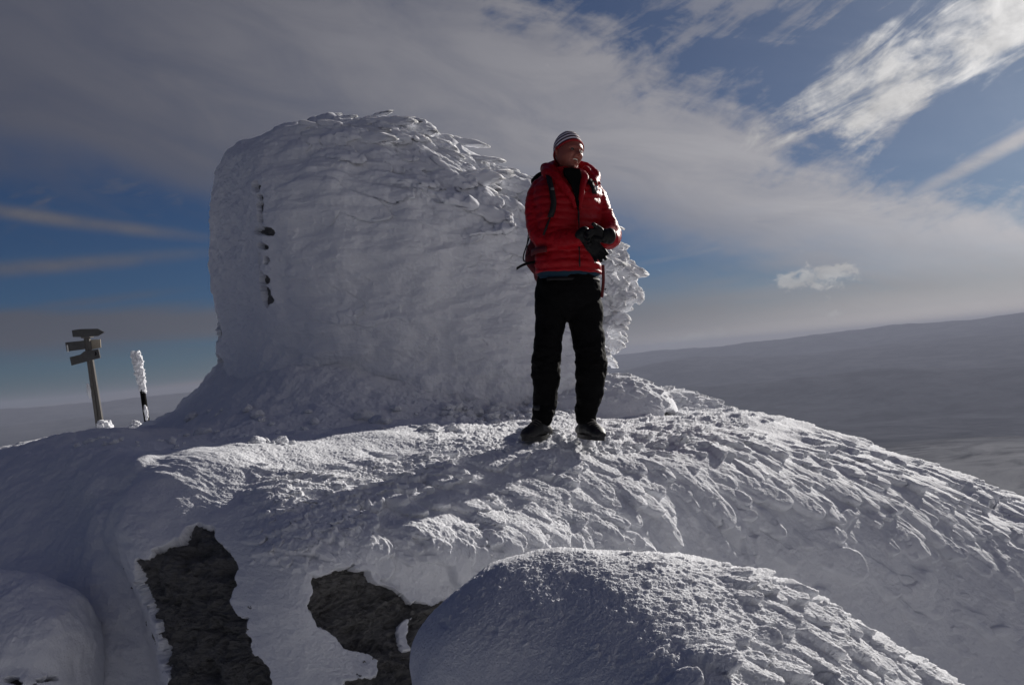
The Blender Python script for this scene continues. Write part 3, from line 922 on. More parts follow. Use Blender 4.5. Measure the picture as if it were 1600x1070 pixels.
o = finish('snow_bank', P2, SNOW)
tag(o, 'lumpy shaded snow drift banked against the tower base', kind='structure')
BP, BN, Bpx, Bpy = P2, N, px, py

# ------------------------------------------------------------------ boulders under snow
cols = [
 [(720, 1020, 3.0), (684, 985, 2.75), (668, 1010, 2.7), (662, 1050, 2.65), (665, 1120, 2.6), (680, 1400, 2.5)],
 [(730, 1000, 3.0), (664, 978, 2.5), (650, 1008, 2.42), (647, 1055, 2.37), (654, 1130, 2.3), (670, 1400, 2.2)],
 [(765, 960, 3.0), (706, 936, 2.48), (697, 975, 2.33), (692, 1035, 2.24), (697, 1120, 2.18), (700, 1450, 2.05)],
 [(815, 920, 3.05), (770, 888, 2.5), (768, 930, 2.34), (763, 1000, 2.2), (760, 1100, 2.1), (760, 1480, 1.9)],
 [(880, 910, 3.1), (860, 863, 2.5), (858, 905, 2.35), (855, 975, 2.18), (850, 1090, 2.04), (850, 1500, 1.75)],
 [(980, 920, 3.1), (970, 864, 2.5), (970, 905, 2.3), (970, 975, 2.10), (970, 1090, 1.92), (970, 1500, 1.6)],
 [(1110, 950, 3.1), (1100, 878, 2.5), (1100, 920, 2.28), (1100, 990, 2.04), (1100, 1100, 1.80), (1100, 1500, 1.5)],
 [(1240, 1000, 3.1), (1230, 919, 2.5), (1225, 960, 2.3), (1220, 1020, 2.08), (1220, 1120, 1.85), (1220, 1500, 1.5)],
 [(1370, 1060, 3.1), (1350, 984, 2.5), (1345, 1015, 2.35), (1335, 1065, 2.15), (1320, 1150, 1.9), (1300, 1500, 1.55)],
 [(1480, 1110, 3.1), (1450, 1052, 2.5), (1440, 1087, 2.35), (1420, 1140, 2.15), (1400, 1220, 1.95), (1380, 1500, 1.65)],
 [(1600, 1200, 3.1), (1570, 1140, 2.5), (1560, 1180, 2.38), (1540, 1240, 2.2), (1520, 1320, 2.0), (1500, 1600, 1.75)],
]
P = loft([list(c) for c in zip(*cols)], int(480 * QUAL), int(1050 * QUAL), wr=[.3, 1.5, 1.3, 1, .25], wc=[1.5, 1.2, 1, 1, 1, 1, 1, 1, 1, .4])
N = outward(P, normals(P))
px, py = proj(P)
P = P + N * (fbm(P, 2.2, 3, .5, 51.)[..., None] * .03 + fbm(P, 7., 3, .5, 59.)[..., None] * .006)
H = np.zeros(P.shape[:2])
T = np.zeros(P.shape[:2])
wf = np.array([.9, -.35, .1])
nz = N[..., 2]
fm = sm(930, 1180, px + (py - 900) * .35) * sm(.3, .7, nz)
tongues(P, N, H, wf, 900, .050, .014, .008, fm, 52, base=.6, jit=.2, T=T, rag=.35)
tongues(P, N, H, wf, 3200, .024, .008, .005, fm + .15 * sm(.6, .9, nz), 53, base=.75, jit=.25, T=T, rag=.4)
tongues(P, N, H, wf, 600, .10, .030, .022, sm(1080, 1300, px + (py - 900) * .5) * sm(.2, .6, nz), 54, base=.7, jit=.2, T=T, rag=.35)
H = blur(H, 1)
gr = sm(.45, .8, nz)
vg = fbm(P, 70, 3, .8, 55.)
dist = H - .010 * sm(.25, .6, fbm(P, 11, 3, .6, 71.)) * gr + gr * (vg * .0045 + .0035 * np.abs(fbm(P, 150, 2, .7, 56.))) + fbm(P, 14, 3, .6, 57.) * .004 + fbm(P, 45, 3, .7, 58.) * .0012
P2 = P + N * dist[..., None]
Dn = wf - N * (N @ wf)[..., None]
P2 += Dn * (T * .6)[..., None]
o = finish('snow_boulder', P2, SNOW_BIG)
tag(o, 'rounded boulder under grainy sparkling rime, nearest the camera at the bottom', 'boulder', 'boulders under rime')


def boulder(cols, n, label, seed, feat=0, rock=None, wr=None, mat=SNOW, lum=.02, ft=(.12, .03, .022)):
    P = loft([list(c) for c in zip(*cols)], n[0], n[1], wr=wr)
    N = outward(P, normals(P))
    px, py = proj(P)
    H = np.zeros(P.shape[:2])
    T = np.zeros(P.shape[:2])
    P = P + N * (fbm(P, 2.5, 4, .5, seed)[..., None] * lum)
    N = outward(P, normals(P))
    if feat: tongues(P, N, H, wind, feat, *ft, sm(.5, .8, N[..., 2]), int(seed), base=.7, jit=.25, T=T, rag=.3)
    dist = H + (fbm(P, 30, 4, .65, seed + 3) * .006 + fbm(P, 9, 4, .6, seed + 5) * .014) * (.25 + .75 * sm(.35, .75, N[..., 2]))
    root = None
    if rock:
        sd = np.full(H.shape, 99.)
        for (cx, cy, rw, rh) in rock:
            sd = np.minimum(sd, (np.hypot((px - cx) / rw, (py - cy) / rh) - 1) * min(rw, rh))
        sd = sd + warp_px(P, 5, 12, seed) + warp_px(P, 3, 40, seed)
        cut = sm(1., -1.5, sd)
        dist = dist - cut * .13
    c = P.reshape(-1, 3).mean(0)
    root = tag(empty('snow_boulder', c), label, 'boulder', 'boulders under rime')
    Q = P + N * dist[..., None] + (wind - N * (N @ wind)[..., None]) * (T * .6)[..., None]
    finish('rime_cover', Q - c, mat, root)
    for k, (cx, cy, rw, rh) in enumerate(rock or []):
        s1 = (np.hypot((px - cx) / (rw + 6), (py - cy) / (rh + 5)) < 1) & (np.sum(N * (CAM - P), -1) > .15 * np.linalg.norm(CAM - P, axis=-1))
        if s1.sum() < 13: continue
        ii, jj = np.where(s1)
        q = np.argmin((px[ii, jj] - cx) ** 2 + (py[ii, jj] - cy) ** 2)
        gsel = np.zeros_like(s1)
        gsel[ii[q], jj[q]] = True
        while True:                       # keep the one connected patch
            g2 = np.pad(gsel, 1)
            g2 = (gsel | g2[:-2, 1:-1] | g2[2:, 1:-1] | g2[1:-1, :-2] | g2[1:-1, 2:]) & s1
            if g2.sum() == gsel.sum(): break
            gsel = g2
        s1 = gsel
        rock_from('rock', P - c, N, s1, .04 + .004 * k, root, seed=seed + k, amp=.012, back=.03)
    return Q


boulder([
 [(-250, 990, 4.05), (-250, 940, 3.45), (-250, 985, 3.30), (-250, 1060, 3.15), (-250, 1250, 3.05)],
 [(-60, 960, 4.05), (-60, 900, 3.50), (-60, 950, 3.27), (-60, 1030, 3.11), (-60, 1250, 3.00)],
 [(60, 968, 4.05), (60, 907, 3.53), (60, 955, 3.30), (60, 1035, 3.15), (60, 1250, 3.05)],
 [(128, 990, 4.05), (122, 934, 3.57), (118, 975, 3.37), (112, 1045, 3.25), (100, 1250, 3.15)],
 [(168, 1010, 4.05), (154, 970, 3.65), (158, 1003, 3.52), (148, 1052, 3.45), (125, 1250, 3.35)],
 [(150, 1040, 4.15), (146, 1000, 3.90), (148, 1018, 3.85), (138, 1062, 3.80), (115, 1250, 3.65)],
], (300, 420), 'low rounded snow-covered boulder in blue shade at the bottom left corner', 71., feat=0,
    rock=[(15, 1060, 14, 5), (28, 1066, 8, 4), (85, 1058, 9, 4), (68, 1062, 10, 2), (55, 1068, 4, 3)], lum=.08)
boulder([
 [(860, 650, 8.2), (855, 612, 7.5), (852, 632, 7.15), (850, 660, 7.05), (850, 710, 7.0)],
 [(950, 640, 8.2), (948, 587, 7.6), (945, 612, 7.2), (945, 650, 7.0), (945, 710, 7.0)],
 [(1000, 640, 8.2), (1000, 592, 7.6), (1000, 618, 7.2), (1000, 652, 7.05), (1000, 710, 7.05)],
 [(1045, 655, 8.2), (1042, 614, 7.6), (1044, 636, 7.25), (1042, 658, 7.15), (1035, 715, 7.15)],
 [(1066, 670, 8.2), (1058, 636, 7.7), (1060, 648, 7.45), (1056, 664, 7.4), (1045, 715, 7.4)],
 [(1060, 680, 8.3), (1055, 650, 8.0), (1054, 660, 7.9), (1050, 670, 7.9), (1045, 715, 7.8)],
], (200, 260), 'low rounded boulder with smooth rime, just right of the man behind his legs', 81., feat=260,
    rock=[(1047, 650, 7, 9), (1000, 658, 12, 4), (983, 660, 7, 3)], lum=.02, ft=(.10, .03, .02))
boulder([
 [(1000, 665, 9.6), (1000, 622, 8.8), (1000, 640, 8.5), (1000, 660, 8.35), (1000, 710, 8.3)],
 [(1042, 655, 9.6), (1040, 608, 8.9), (1040, 632, 8.5), (1040, 655, 8.35), (1040, 710, 8.3)],
 [(1092, 665, 9.6), (1090, 618, 8.9), (1090, 638, 8.5), (1090, 660, 8.35), (1090, 710, 8.3)],
 [(1142, 680, 9.6), (1140, 638, 8.8), (1140, 650, 8.5), (1140, 665, 8.35), (1140, 710, 8.3)],
 [(1185, 695, 9.6), (1182, 658, 8.7), (1180, 664, 8.5), (1180, 675, 8.35), (1180, 715, 8.3)],
 [(1225, 710, 9.6), (1220, 672, 8.6), (1220, 677, 8.5), (1220, 685, 8.4), (1220, 720, 8.3)],
], (160, 300), 'farther low boulder with feathered rime sloping down to the right', 91., feat=340, lum=.02, ft=(.14, .04, .03))


# ------------------------------------------------------------------ loose clumps of broken rime
def clumps():
    bm = bmesh.new()
    bmesh.ops.create_icosphere(bm, subdivisions=4, radius=1)
    base = np.array([v.co[:] for v in bm.verts])
    fc = np.array([[v.index for v in f.verts] for f in bm.faces])
    bm.free()
    rg = np.random.default_rng(5)
    V, Fa, off = [], [], 0
    variants = []
    for k in range(14):
        d = 1 + .55 * fbm(base, 1.2, 4, .62, k * 7.7) - .45 * np.abs(fbm(base, 1.9, 3, .6, k * 3.3)) + .22 * np.abs(fbm(base, 5.5, 3, .6, k * 5.1))
        variants.append(base * d[:, None] * np.array([1.15, .9, .62]))

    def add(P, X, Y, box, n, s0, s1, d0=None):
        nonlocal off
        m = (X > box[0]) & (X < box[2]) & (Y > box[1]) & (Y < box[3])
        c = P[m]
        if len(c) == 0: return
        for q in c[rg.integers(0, len(c), n)]:
            s = s0 * (s1 / s0) ** (rg.random() ** 1.6)
            v = variants[rg.integers(14)] * s
            a, b = rg.uniform(0, 6.28), rg.uniform(-.8, .8)
            Rm = np.array(Matrix.Rotation(a, 3, 'Z') @ Matrix.Rotation(b, 3, 'X'))
            V.append(v @ Rm.T + q + np.array([0, 0, s * .25]))
            Fa.append(fc + off)
            off += len(base)

    add(BP, Bpx, Bpy, (690, 640, 835, 695), 85, .022, .085)
    add(BP, Bpx, Bpy, (770, 625, 860, 690), 45, .03, .09)
    add(BP, Bpx, Bpy, (855, 655, 905, 690), 22, .02, .06)
    add(BP, Bpx, Bpy, (935, 658, 985, 700), 30, .025, .085)
    add(GP, Gpx, Gpy, (960, 672, 1080, 700), 30, .012, .035)
    add(GP, Gpx, Gpy, (812, 684, 868, 698), 34, .010, .028)
    add(GP, Gpx, Gpy, (893, 682, 950, 698), 34, .010, .028)
    add(BP, Bpx, Bpy, (280, 640, 680, 700), 34, .02, .085)
    add(BP, Bpx, Bpy, (662, 665, 690, 700), 10, .03, .07)
    add(GP, Gpx, Gpy, (780, 690, 1000, 706), 60, .008, .025)
    add(GP, Gpx, Gpy, (380, 682, 460, 700), 10, .015, .045)
    add(GP, Gpx, Gpy, (110, 688, 290, 700), 26, .012, .04)
    add(GP, Gpx, Gpy, (640, 690, 830, 760), 50, .006, .02)
    add(BP, Bpx, Bpy, (150, 672, 240, 684), 14, .03, .09)
    o = mesh_np('snow_clumps', np.concatenate(V), np.concatenate(Fa), SNOW)
    tag(o, 'crumbled lumps of broken rime and snow at the tower foot', kind='stuff')


clumps()


# ------------------------------------------------------------------ haze
def haze():
    z0, z1, s = -900., 130., 19000.
    V = [(x, y, z) for z in (z0, z1) for y in (-s, s) for x in (-s, s)]
    Fq = [(0, 2, 3, 1), (4, 5, 7, 6), (0, 1, 5, 4), (2, 6, 7, 3), (0, 4, 6, 2), (1, 3, 7, 5)]
    m = bpy.data.materials.new('thin air')
    m.use_nodes = True
    nt = m.node_tree
    nt.nodes.clear()
    o_ = nt.nodes.new('ShaderNodeOutputMaterial')
    v = nt.nodes.new('ShaderNodeVolumePrincipled')
    v.inputs['Color'].default_value = (.37, .40, .51, 1)
    v.inputs['Density'].default_value = .000105
    v.inputs['Anisotropy'].default_value = .1
    nt.links.new(v.outputs[0], o_.inputs['Volume'])
    o = mesh_np('haze', V, Fq, m, smooth=False)
    tag(o, 'pale haze in the air over the far valley', kind='stuff')


haze()

# ------------------------------------------------------------------ the man
RED = plain('red down fabric', (.29, .002, .007), .46, bscale=55, bdist=.004, bstr=.6, var=.12, spec=.16)
DRED = plain('dark red fabric', (.10, .008, .010), .6, bscale=60, bdist=.003, var=.2)
BLK = plain('black shell fabric', (.0035, .0035, .004), .75, bscale=22, bdist=.006, bstr=.6, var=.3, spec=.06)
FLEECE = plain('black fleece', (.005, .005, .005), .9, bscale=120, bdist=.002, var=.3, spec=.06)
LEATH = plain('black glove leather', (.005, .005, .0055), .5, bscale=90, bdist=.002, var=.3, spec=.2)
BLUE = plain('blue shirt cloth', (.006, .030, .055), .8, bscale=70, bdist=.002, var=.15)
STRAP = plain('black webbing', (.008, .007, .008), .7, bscale=200, bdist=.001, var=.2)
GREYP = plain('grey badge', (.11, .11, .11), .6, bscale=0, var=.1)
METAL = plain('bright buckle', (.75, .75, .75), .3, metal=.6, bscale=0, var=.05)
BOOT = plain('black boot', (.012, .012, .013), .55, bscale=80, bdist=.003, var=.35, spec=.4)
GREYB = plain('grey boot panel', (.06, .06, .065), .7, bscale=80, bdist=.002, var=.2)
LACE = plain('lace', (.10, .09, .08), .7, var=.1)
TEETH = plain('teeth', (.62, .58, .50), .35, var=.05)
EYE = plain('eye', (.10, .08, .07), .3, var=.05)
IRIS = plain('iris', (.02, .015, .012), .2, var=.05)

m, nt, p = mat_new('ruddy skin')
t = nt.nodes.new('ShaderNodeTexCoord').outputs['Object']
n_ = noise(t, 22, 5, .65)
nt.links.new(mixc(n_, (.19, .045, .032), (.33, .105, .072)), p.inputs['Base Color'])
p.inputs['Roughness'].default_value = .5
p.inputs['Specular IOR Level'].default_value = .4
link_bump(nt, p, noise(t, 140, 4, .7), .35, .003)
SKIN = m

m, nt, p = mat_new('striped knit')
t = nt.nodes.new('ShaderNodeTexCoord').outputs['Object']
s_ = nt.nodes.new('ShaderNodeSeparateXYZ')
nt.links.new(t, s_.inputs[0])
wob = noise(t, 30, 3, .6)
zz = E(s_.outputs[2]) + (wob - .5) * .0015
ph = E.op('FRACT', (zz + .5) / .0255)
st = sstep(.42, .50, ph) * sstep(1.0, .93, ph)
up_ = sstep(.105, .125, zz)
cdark = mixc(up_, (.035, .005, .012), (.16, .015, .04))
c = mixc(st, cdark, (.90, .80, .82))
c = mixc(sstep(.0105, .0095, zz), c, (.33, .01, .015))
nt.links.new(c, p.inputs['Base Color'])
p.inputs['Roughness'].default_value = .9
wv = nt.nodes.new('ShaderNodeTexWave')
wv.inputs['Scale'].default_value = 120
nt.links.new(t, wv.inputs['Vector'])
link_bump(nt, p, E(wv.outputs['Fac']) * .3 + noise(t, 300, 2, .6) * .5, .6, .0015)
KNIT = m

S = 4.8 / F


def L(px, py, y=0.0):
    """photo pixel -> the man's local metres (x right, y away, z up)"""
    return np.array([(px - 880) * S, y, (686 - py) * S])


def frames(P):
    T_ = np.gradient(P, axis=0)
    T_ /= np.linalg.norm(T_, axis=1)[:, None]
    ref = np.array([0, -1., 0.]) if abs(T_[0] @ np.array([0, -1., 0])) < .9 else np.array([1., 0, 0])
    U = []
    u = ref - T_[0] * (ref @ T_[0])
    for t_ in T_:
        u = u - t_ * (u @ t_)
        u /= np.linalg.norm(u)
        U.append(u.copy())
    U = np.array(U)
    return T_, U, np.cross(T_, U)


def tube(pts, rad, n=32, seg=60, mod=None, cap=True, u0=None):
    """lofted tube through pts; rad = [(ru, rv)] per point; mod(s_len, theta, P) -> radius factor.
    returns verts, quads (closed ends as small rings + fan-like quads)"""
    pts = np.asarray(pts, float)
    rad = np.asarray([(r, r) if np.isscalar(r) else r for r in rad], float)
    k = len(pts)
    t_ = np.linspace(0, k - 1, seg)
    A = crom(np.concatenate([pts, rad], 1), t_)
    P, r = A[:, :3], np.abs(A[:, 3:])
    T_, U, V = frames(P)
    if u0 is not None:
        U = np.asarray(u0, float)[None] - T_ * (T_ @ np.asarray(u0, float))[:, None]
        U /= np.linalg.norm(U, axis=1)[:, None]
        V = np.cross(T_, U)
    s = np.concatenate([[0], np.cumsum(np.linalg.norm(np.diff(P, axis=0), axis=1))])
    if cap:
        e = 6
        a = np.linspace(0, np.pi / 2, e)[::-1][:-1]
        c0P = P[0] - T_[0] * (np.sin(a)[:, None] * r[0].mean() * .6)
        c1P = P[-1] + T_[-1] * (np.sin(a)[::-1][:, None] * r[-1].mean() * .6)
        P = np.concatenate([c0P, P, c1P])
        r = np.concatenate([r[0] * np.maximum(np.cos(a), .02)[:, None], r, r[-1] * np.maximum(np.cos(a)[::-1], .02)[:, None]])
        U = np.concatenate([np.repeat(U[:1], e - 1, 0), U, np.repeat(U[-1:], e - 1, 0)])
        V = np.concatenate([np.repeat(V[:1], e - 1, 0), V, np.repeat(V[-1:], e - 1, 0)])
        s = np.concatenate([np.full(e - 1, s[0]), s, np.full(e - 1, s[-1])])
    th_ = np.linspace(0, 2 * np.pi, n, endpoint=False)
    ct, st_ = np.cos(th_), np.sin(th_)
    f = np.ones((len(P), n)) if mod is None else mod(s[:, None] + 0 * th_[None], th_[None] + 0 * s[:, None])
    Q = P[:, None] + f[..., None] * (U[:, None] * (r[:, None, 0] * ct)[..., None] + V[:, None] * (r[:, None, 1] * st_)[..., None])
    F_ = grid_faces(len(P), n, True)
    V_ = Q.reshape(-1, 3)
    # end fans
    nv = len(V_)
    V_ = np.concatenate([V_, Q[0].mean(0)[None], Q[-1].mean(0)[None]])
    i = np.arange(n)
    j = (i + 1) % n
    b = (len(P) - 1) * n
    tri = [(nv, int(y), int(x)) for x, y in zip(i, j)] + [(nv + 1, int(x) + b, int(y) + b) for x, y in zip(i, j)]
    return V_, [tuple(q) for q in F_[:, ::-1]] + [t[::-1] for t in tri]


def obj_py(name, parts, mat, parent=None, smooth=True):
    V, Fa, o_ = [], [], 0
    for v, f in parts:
        V.append(np.asarray(v))
        Fa += [tuple(int(i) + o_ for i in q) for q in f]
        o_ += len(v)
    V = np.concatenate(V)
    me = bpy.data.meshes.new(name)
    me.from_pydata([tuple(v) for v in V], [], Fa)
    bm = bmesh.new()
    bm.from_mesh(me)
    bmesh.ops.recalc_face_normals(bm, faces=bm.faces)
    bm.to_mesh(me)
    bm.free()
    if smooth: me.polygons.foreach_set('use_smooth', [True] * len(me.polygons))
    me.materials.append(mat)
    o = bpy.data.objects.new(name, me)
    if parent is not None: o.parent = parent
    COL.objects.link(o)
    return o


def fuse(o, voxel, smooth=4, disp=None):
    """fuse overlapping closed pieces into one continuous skin"""
    md = o.modifiers.new('r', 'REMESH')
    md.mode = 'VOXEL'
    md.voxel_size = voxel
    md.use_smooth_shade = True
    if smooth:
        ms = o.modifiers.new('s', 'SMOOTH')
        ms.iterations = smooth
        ms.factor = .5
    dg = bpy.context.evaluated_depsgraph_get()
    dg.update()
    me = bpy.data.meshes.new_from_object(o.evaluated_get(dg))
    mats = [x for x in o.data.materials]
    old = o.data
    o.modifiers.clear()
    o.data = me
    me.name = o.name
    if not me.materials:
        for x in mats: me.materials.append(x)
    bpy.data.meshes.remove(old)
    n = len(me.vertices)
    if disp is not None:
        co_ = np.empty(n * 3, np.float32)
        me.vertices.foreach_get('co', co_)
        no = np.empty(n * 3, np.float32)
        me.vertices.foreach_get('normal', no)
        co_, no = co_.reshape(-1, 3), no.reshape(-1, 3)
        me.vertices.foreach_set('co', (co_ + no * disp(co_.astype(float), no)[:, None]).astype(np.float32).ravel())
    me.polygons.foreach_set('use_smooth', np.ones(len(me.polygons), bool))
    me.update()
    return o


man = tag(empty('person', at(880, 683, 4.8)),
          'smiling man in a red puffy jacket, striped knit hat and black trousers, pulling on gloves', 'person')
man.rotation_euler = (0, ROLL, 0)
yawT = R(-16)       # torso turned towards the right of the picture


def ring_pt(cx, cz, rx, ry, th_, cy=0., e=2.3):
    c, s = math.cos(th_), math.sin(th_)
    x = rx * math.copysign(abs(c) ** (2 / e), c)
    y = ry * math.copysign(abs(s) ** (2 / e), s)
    cr, sr = math.cos(-yawT), math.sin(-yawT)
    return np.array([cx + x * cr - y * sr, cy + x * sr + y * cr, cz])


# torso rings: py, centre px, half width px, depth radius m, cy
TR = [(436, 889, 50, .150, .01), (428, 889, 52, .158, .01), (412, 887, 52, .160, .0), (392, 886, 50, .158, -.005), (370, 886, 50, .158, -.01), (345, 886, 52, .160, -.01),
      (320, 886, 55, .160, -.01), (303, 886, 56, .155, 0.), (290, 886, 51, .140, .01), (280, 887, 41, .120, .02), (272, 887, 31, .10, .02), (262, 888, 24, .088, .01)]
TRa = np.array(TR, float)


def torso(z, th_, off=0.0):
    py = 686 - z / S
    v = [np.interp(-py, -TRa[:, 0], TRa[:, k]) for k in range(1, 5)]
    return ring_pt((v[0] - 880) * S, z, v[1] * S + off, v[2] + off, th_, v[3])


def puff(s, pitch):
    return np.abs(np.sin(np.pi * s / pitch)) ** .55


def torso_mesh(z0, z1, off=0., n=96, rows=120, baff=True):
    zs = np.linspace(z0, z1, rows)
    V = []
    th_ = np.linspace(0, 2 * np.pi, n, endpoint=False)
    for z in zs:
        ring = np.array([torso(z, t_) for t_ in th_])
        c_ = ring.mean(0)
        if baff:
            b = .011 * puff(z + .006 * np.sin(3 * th_ + z * 9), .046) - .006
        else: b = 0 * th_
        d = ring - c_
        d /= np.linalg.norm(d, axis=1)[:, None]
        V.append(ring + d * (b + off)[:, None])
    V = np.array(V)
    F_ = [tuple(q) for q in grid_faces(rows, n, True)]
    Vf = V.reshape(-1, 3)
    nv = len(Vf)
    Vf = np.concatenate([Vf, V[0].mean(0)[None], V[-1].mean(0)[None]])
    F_ += [(nv, i, (i + 1) % n) for i in range(n)] + [(nv + 1, (rows - 1) * n + (i + 1) % n, (rows - 1) * n + i) for i in range(n)]
    return Vf, F_


# --- jacket
def sl_mod(pitch, amp, ph=0.):
    return lambda s, t_: 1 + amp * (puff(s + ph + .006 * np.sin(2 * t_), pitch) - .55) + .02 * np.sin(3 * t_ + s * 14)


slR = tube([L(858, 289, .02), L(845, 304, .0), L(841, 330, -.01), L(844, 358, -.02), L(852, 376, -.06), L(872, 382, -.13), L(892, 383, -.19), L(905, 383, -.23)],
           [.070, .080, .079, .076, .074, .064, .056, .046], 48, 150, sl_mod(.036, .075))
slL = tube([L(912, 288, .06), L(929, 304, .05), L(938, 328, .03), L(947, 352, .01), L(951, 370, -.05), L(949, 379, -.12), L(944, 382, -.18), L(940, 382, -.21)],
           [.066, .074, .071, .070, .072, .066, .060, .048], 48, 170, sl_mod(.030, .10))
jk = obj_py('jacket', [torso_mesh(L(0, 430)[2], L(0, 266)[2]), slR, slL], RED, man)


def jdisp(P, n):
    w = fbm(P, 7, 3, .6, 3.) * .010 + fbm(P * np.array([1, 1, 1.8]), 22, 3, .6, 6.) * .0045
    cz = np.exp(-((P[:, 2] - L(0, 404)[2]) / .03) ** 2) * -.006
    return w + cz


fuse(jk, .0055, 3, jdisp)
# hood lying round the neck, open at the front in a V
hood = tube([L(893, 322, -.185), L(880, 305, -.175), L(866, 287, -.13), L(857, 273, -.05), L(864, 261, .06), L(890, 258, .13), L(916, 262, .10), L(928, 276, .03), L(924, 292, -.06),
             L(912, 303, -.13)],
            [(.012, .012), (.020, .026), (.030, .036), (.042, .046), (.050, .058), (.055, .062), (.050, .060), (.046, .048), (.032, .034), (.014, .014)], 32, 120,
            lambda s, t_: 1 + .07 * np.sin(s * 60 + 2 * t_) + .08 * np.sin(3 * t_ + s * 9))
collL = tube([L(896, 335, -.182), L(888, 315, -.180), L(877, 296, -.155), L(868, 280, -.10), L(866, 268, -.04)], [(.008, .012), (.010, .018), (.012, .022), (.014, .024), (.012, .02)], 20, 60)
collR = tube([L(903, 336, -.180), L(905, 318, -.178), L(908, 300, -.155), L(912, 284, -.11), L(910, 273, -.06)], [(.008, .010), (.010, .016), (.012, .020), (.014, .024), (.012, .02)], 20, 60)
flap = tube([L(917, 268, .02), L(928, 279, -.01), L(938, 290, -.035)], [(.05, .035), (.036, .020), (.008, .006)], 24, 40)
hd = obj_py('hood', [hood, collL, collR, flap], RED, man)
fuse(hd, .0045, 2, lambda P, n: fbm(P, 16, 3, .6, 33.) * .006)
# zip, fleece in the V
V_ = []


def strip(pts_top, mat, name, parent, thick=.006):
    """thin ribbon from a list of (left point, right point)"""
    A = np.array(pts_top, float)            # k,2,3
    c = np.diff(A, axis=0).mean(1)
    c = np.concatenate([c, c[-1:]])
    w_ = A[:, 1] - A[:, 0]
    nn_ = np.cross(w_, c)
    nn_ /= np.linalg.norm(nn_, axis=1)[:, None] + 1e-9
    k = len(A)
    V = np.concatenate([A[:, 0] + nn_ * thick / 2, A[:, 1] + nn_ * thick / 2, A[:, 1] - nn_ * thick / 2, A[:, 0] - nn_ * thick / 2])
    Fq = []
    for i in range(k - 1):
        for a, b in ((0, 1), (1, 2), (2, 3), (3, 0)):
            Fq.append((a * k + i, b * k + i, b * k + i + 1, a * k + i + 1))
    Fq += [(0, k, 2 * k, 3 * k), (k - 1, 4 * k - 1, 3 * k - 1, 2 * k - 1)]
    return obj_py(name, [(V, Fq)], mat, parent)


fz = []
for py, xa, xb in ((272, 879, 904), (279, 879, 906), (287, 882, 907), (298, 889, 905), (312, 894, 903), (326, 898, 903), (338, 899, 901)):
    z = L(0, py)[2]
    r = []
    for q in range(9):
        x = (xa + (xb - xa) * q / 8 - 880) * S
        # front surface of the torso at this x
        best = min((torso(min(z, L(0, 288)[2]), -math.pi / 2 + d) for d in np.linspace(-1.2, 1.2, 61)), key=lambda v: abs(v[0] - x))
        r.append([x, best[1] - (.026 if py > 280 else .018), z])
    fz.append(r)
fz = np.array(fz)
a, b = fz.shape[:2]
Vf = np.concatenate([fz.reshape(-1, 3), (fz + [0, .05, 0]).reshape(-1, 3)])
g1 = grid_faces(a, b)
n_ = a * b
bd = [(i, i + 1) for i in range(b - 1)] + [(i * b + b - 1, (i + 1) * b + b - 1) for i in range(a - 1)] + [((a - 1) * b + i + 1, (a - 1) * b + i) for i in range(b - 1)][::-1] + [((i + 1) * b, i * b) for i in range(a - 1)]
obj_py('fleece', [(Vf, [tuple(q) for q in g1] + [tuple(q + n_)[::-1] for q in g1] + [(y, x, x + n_, y + n_) for x, y in bd]),
                  tube([L(889, 306, -.03), L(889, 296, -.025), L(890, 284, -.015), L(890, 277, -.01)], [(.085, .085), (.080, .08), (.070, .070), (.066, .066)], 40, 40,
                       lambda s, t_: 1 + .03 * np.sin(s * 160))], FLEECE, man)


def on_torso(px, py, off):
    z = L(0, py)[2]
    x = (px - 880) * S
    v = min((torso(z, -math.pi / 2 + d, off) for d in np.linspace(-1.45, 1.45, 181)), key=lambda v: abs(v[0] - x))
    return v


zp = [(on_torso(901 + (py - 338) * .02 - .7, py, .016), on_torso(901 + (py - 338) * .02 + .9, py, .016)) for py in range(336, 432, 8)]
strip(zp, STRAP, 'zip', man, .006)
# shirt hem
obj_py('shirt', [torso_mesh(L(0, 439)[2], L(0, 420)[2], -.007, baff=False, rows=16)], BLUE, man)


# --- trousers
def leg_mod(k):
    return lambda s, t_: 1 + .035 * np.sin(s * 17 + k + 1.3 * np.sin(t_)) * np.cos(t_ + k) + .03 * np.sin(s * 41 + 2 * t_ + k)


legR = tube([L(864, 452, .0), L(862, 480, .0), L(860, 510, -.005), L(856, 540, -.01), L(853, 572, -.02), L(853, 600, -.01), L(852, 628, .01), L(848, 650, .0), L(845, 660, -.01)],
            [(.115, .105), (.112, .100), (.102, .090), (.093, .086), (.088, .086), (.086, .080), (.080, .076), (.074, .066), (.066, .060)], 48, 160, leg_mod(1.), u0=(0, -1, 0))
legL = tube([L(909, 452, .02), L(913, 480, .02), L(917, 510, .02), L(921, 540, .015), L(923, 572, .0), L(923, 598, .01), L(921, 626, .03), L(917, 648, .03), L(916, 661, .02)],
            [(.115, .105), (.116, .110), (.108, .103), (.100, .098), (.094, .094), (.088, .088), (.082, .082), (.072, .068), (.062, .060)], 48, 160, leg_mod(4.), u0=(0, -1, 0))
hip = tube([L(888, 440, .01), L(888, 455, .01), L(887, 474, .01), L(886, 486, .01)], [(.150, .190), (.155, .200), (.145, .20), (.09, .16)], 48, 40, u0=(0, -1, 0))
pocket = tube([L(944, 560, .0), L(946, 575, -.0), L(944, 592, .0)], [(.03, .012), (.04, .018), (.03, .010)], 20, 20, u0=(0, -1, 0))
tr = obj_py('trousers', [legR, legL, hip, pocket], BLK, man)


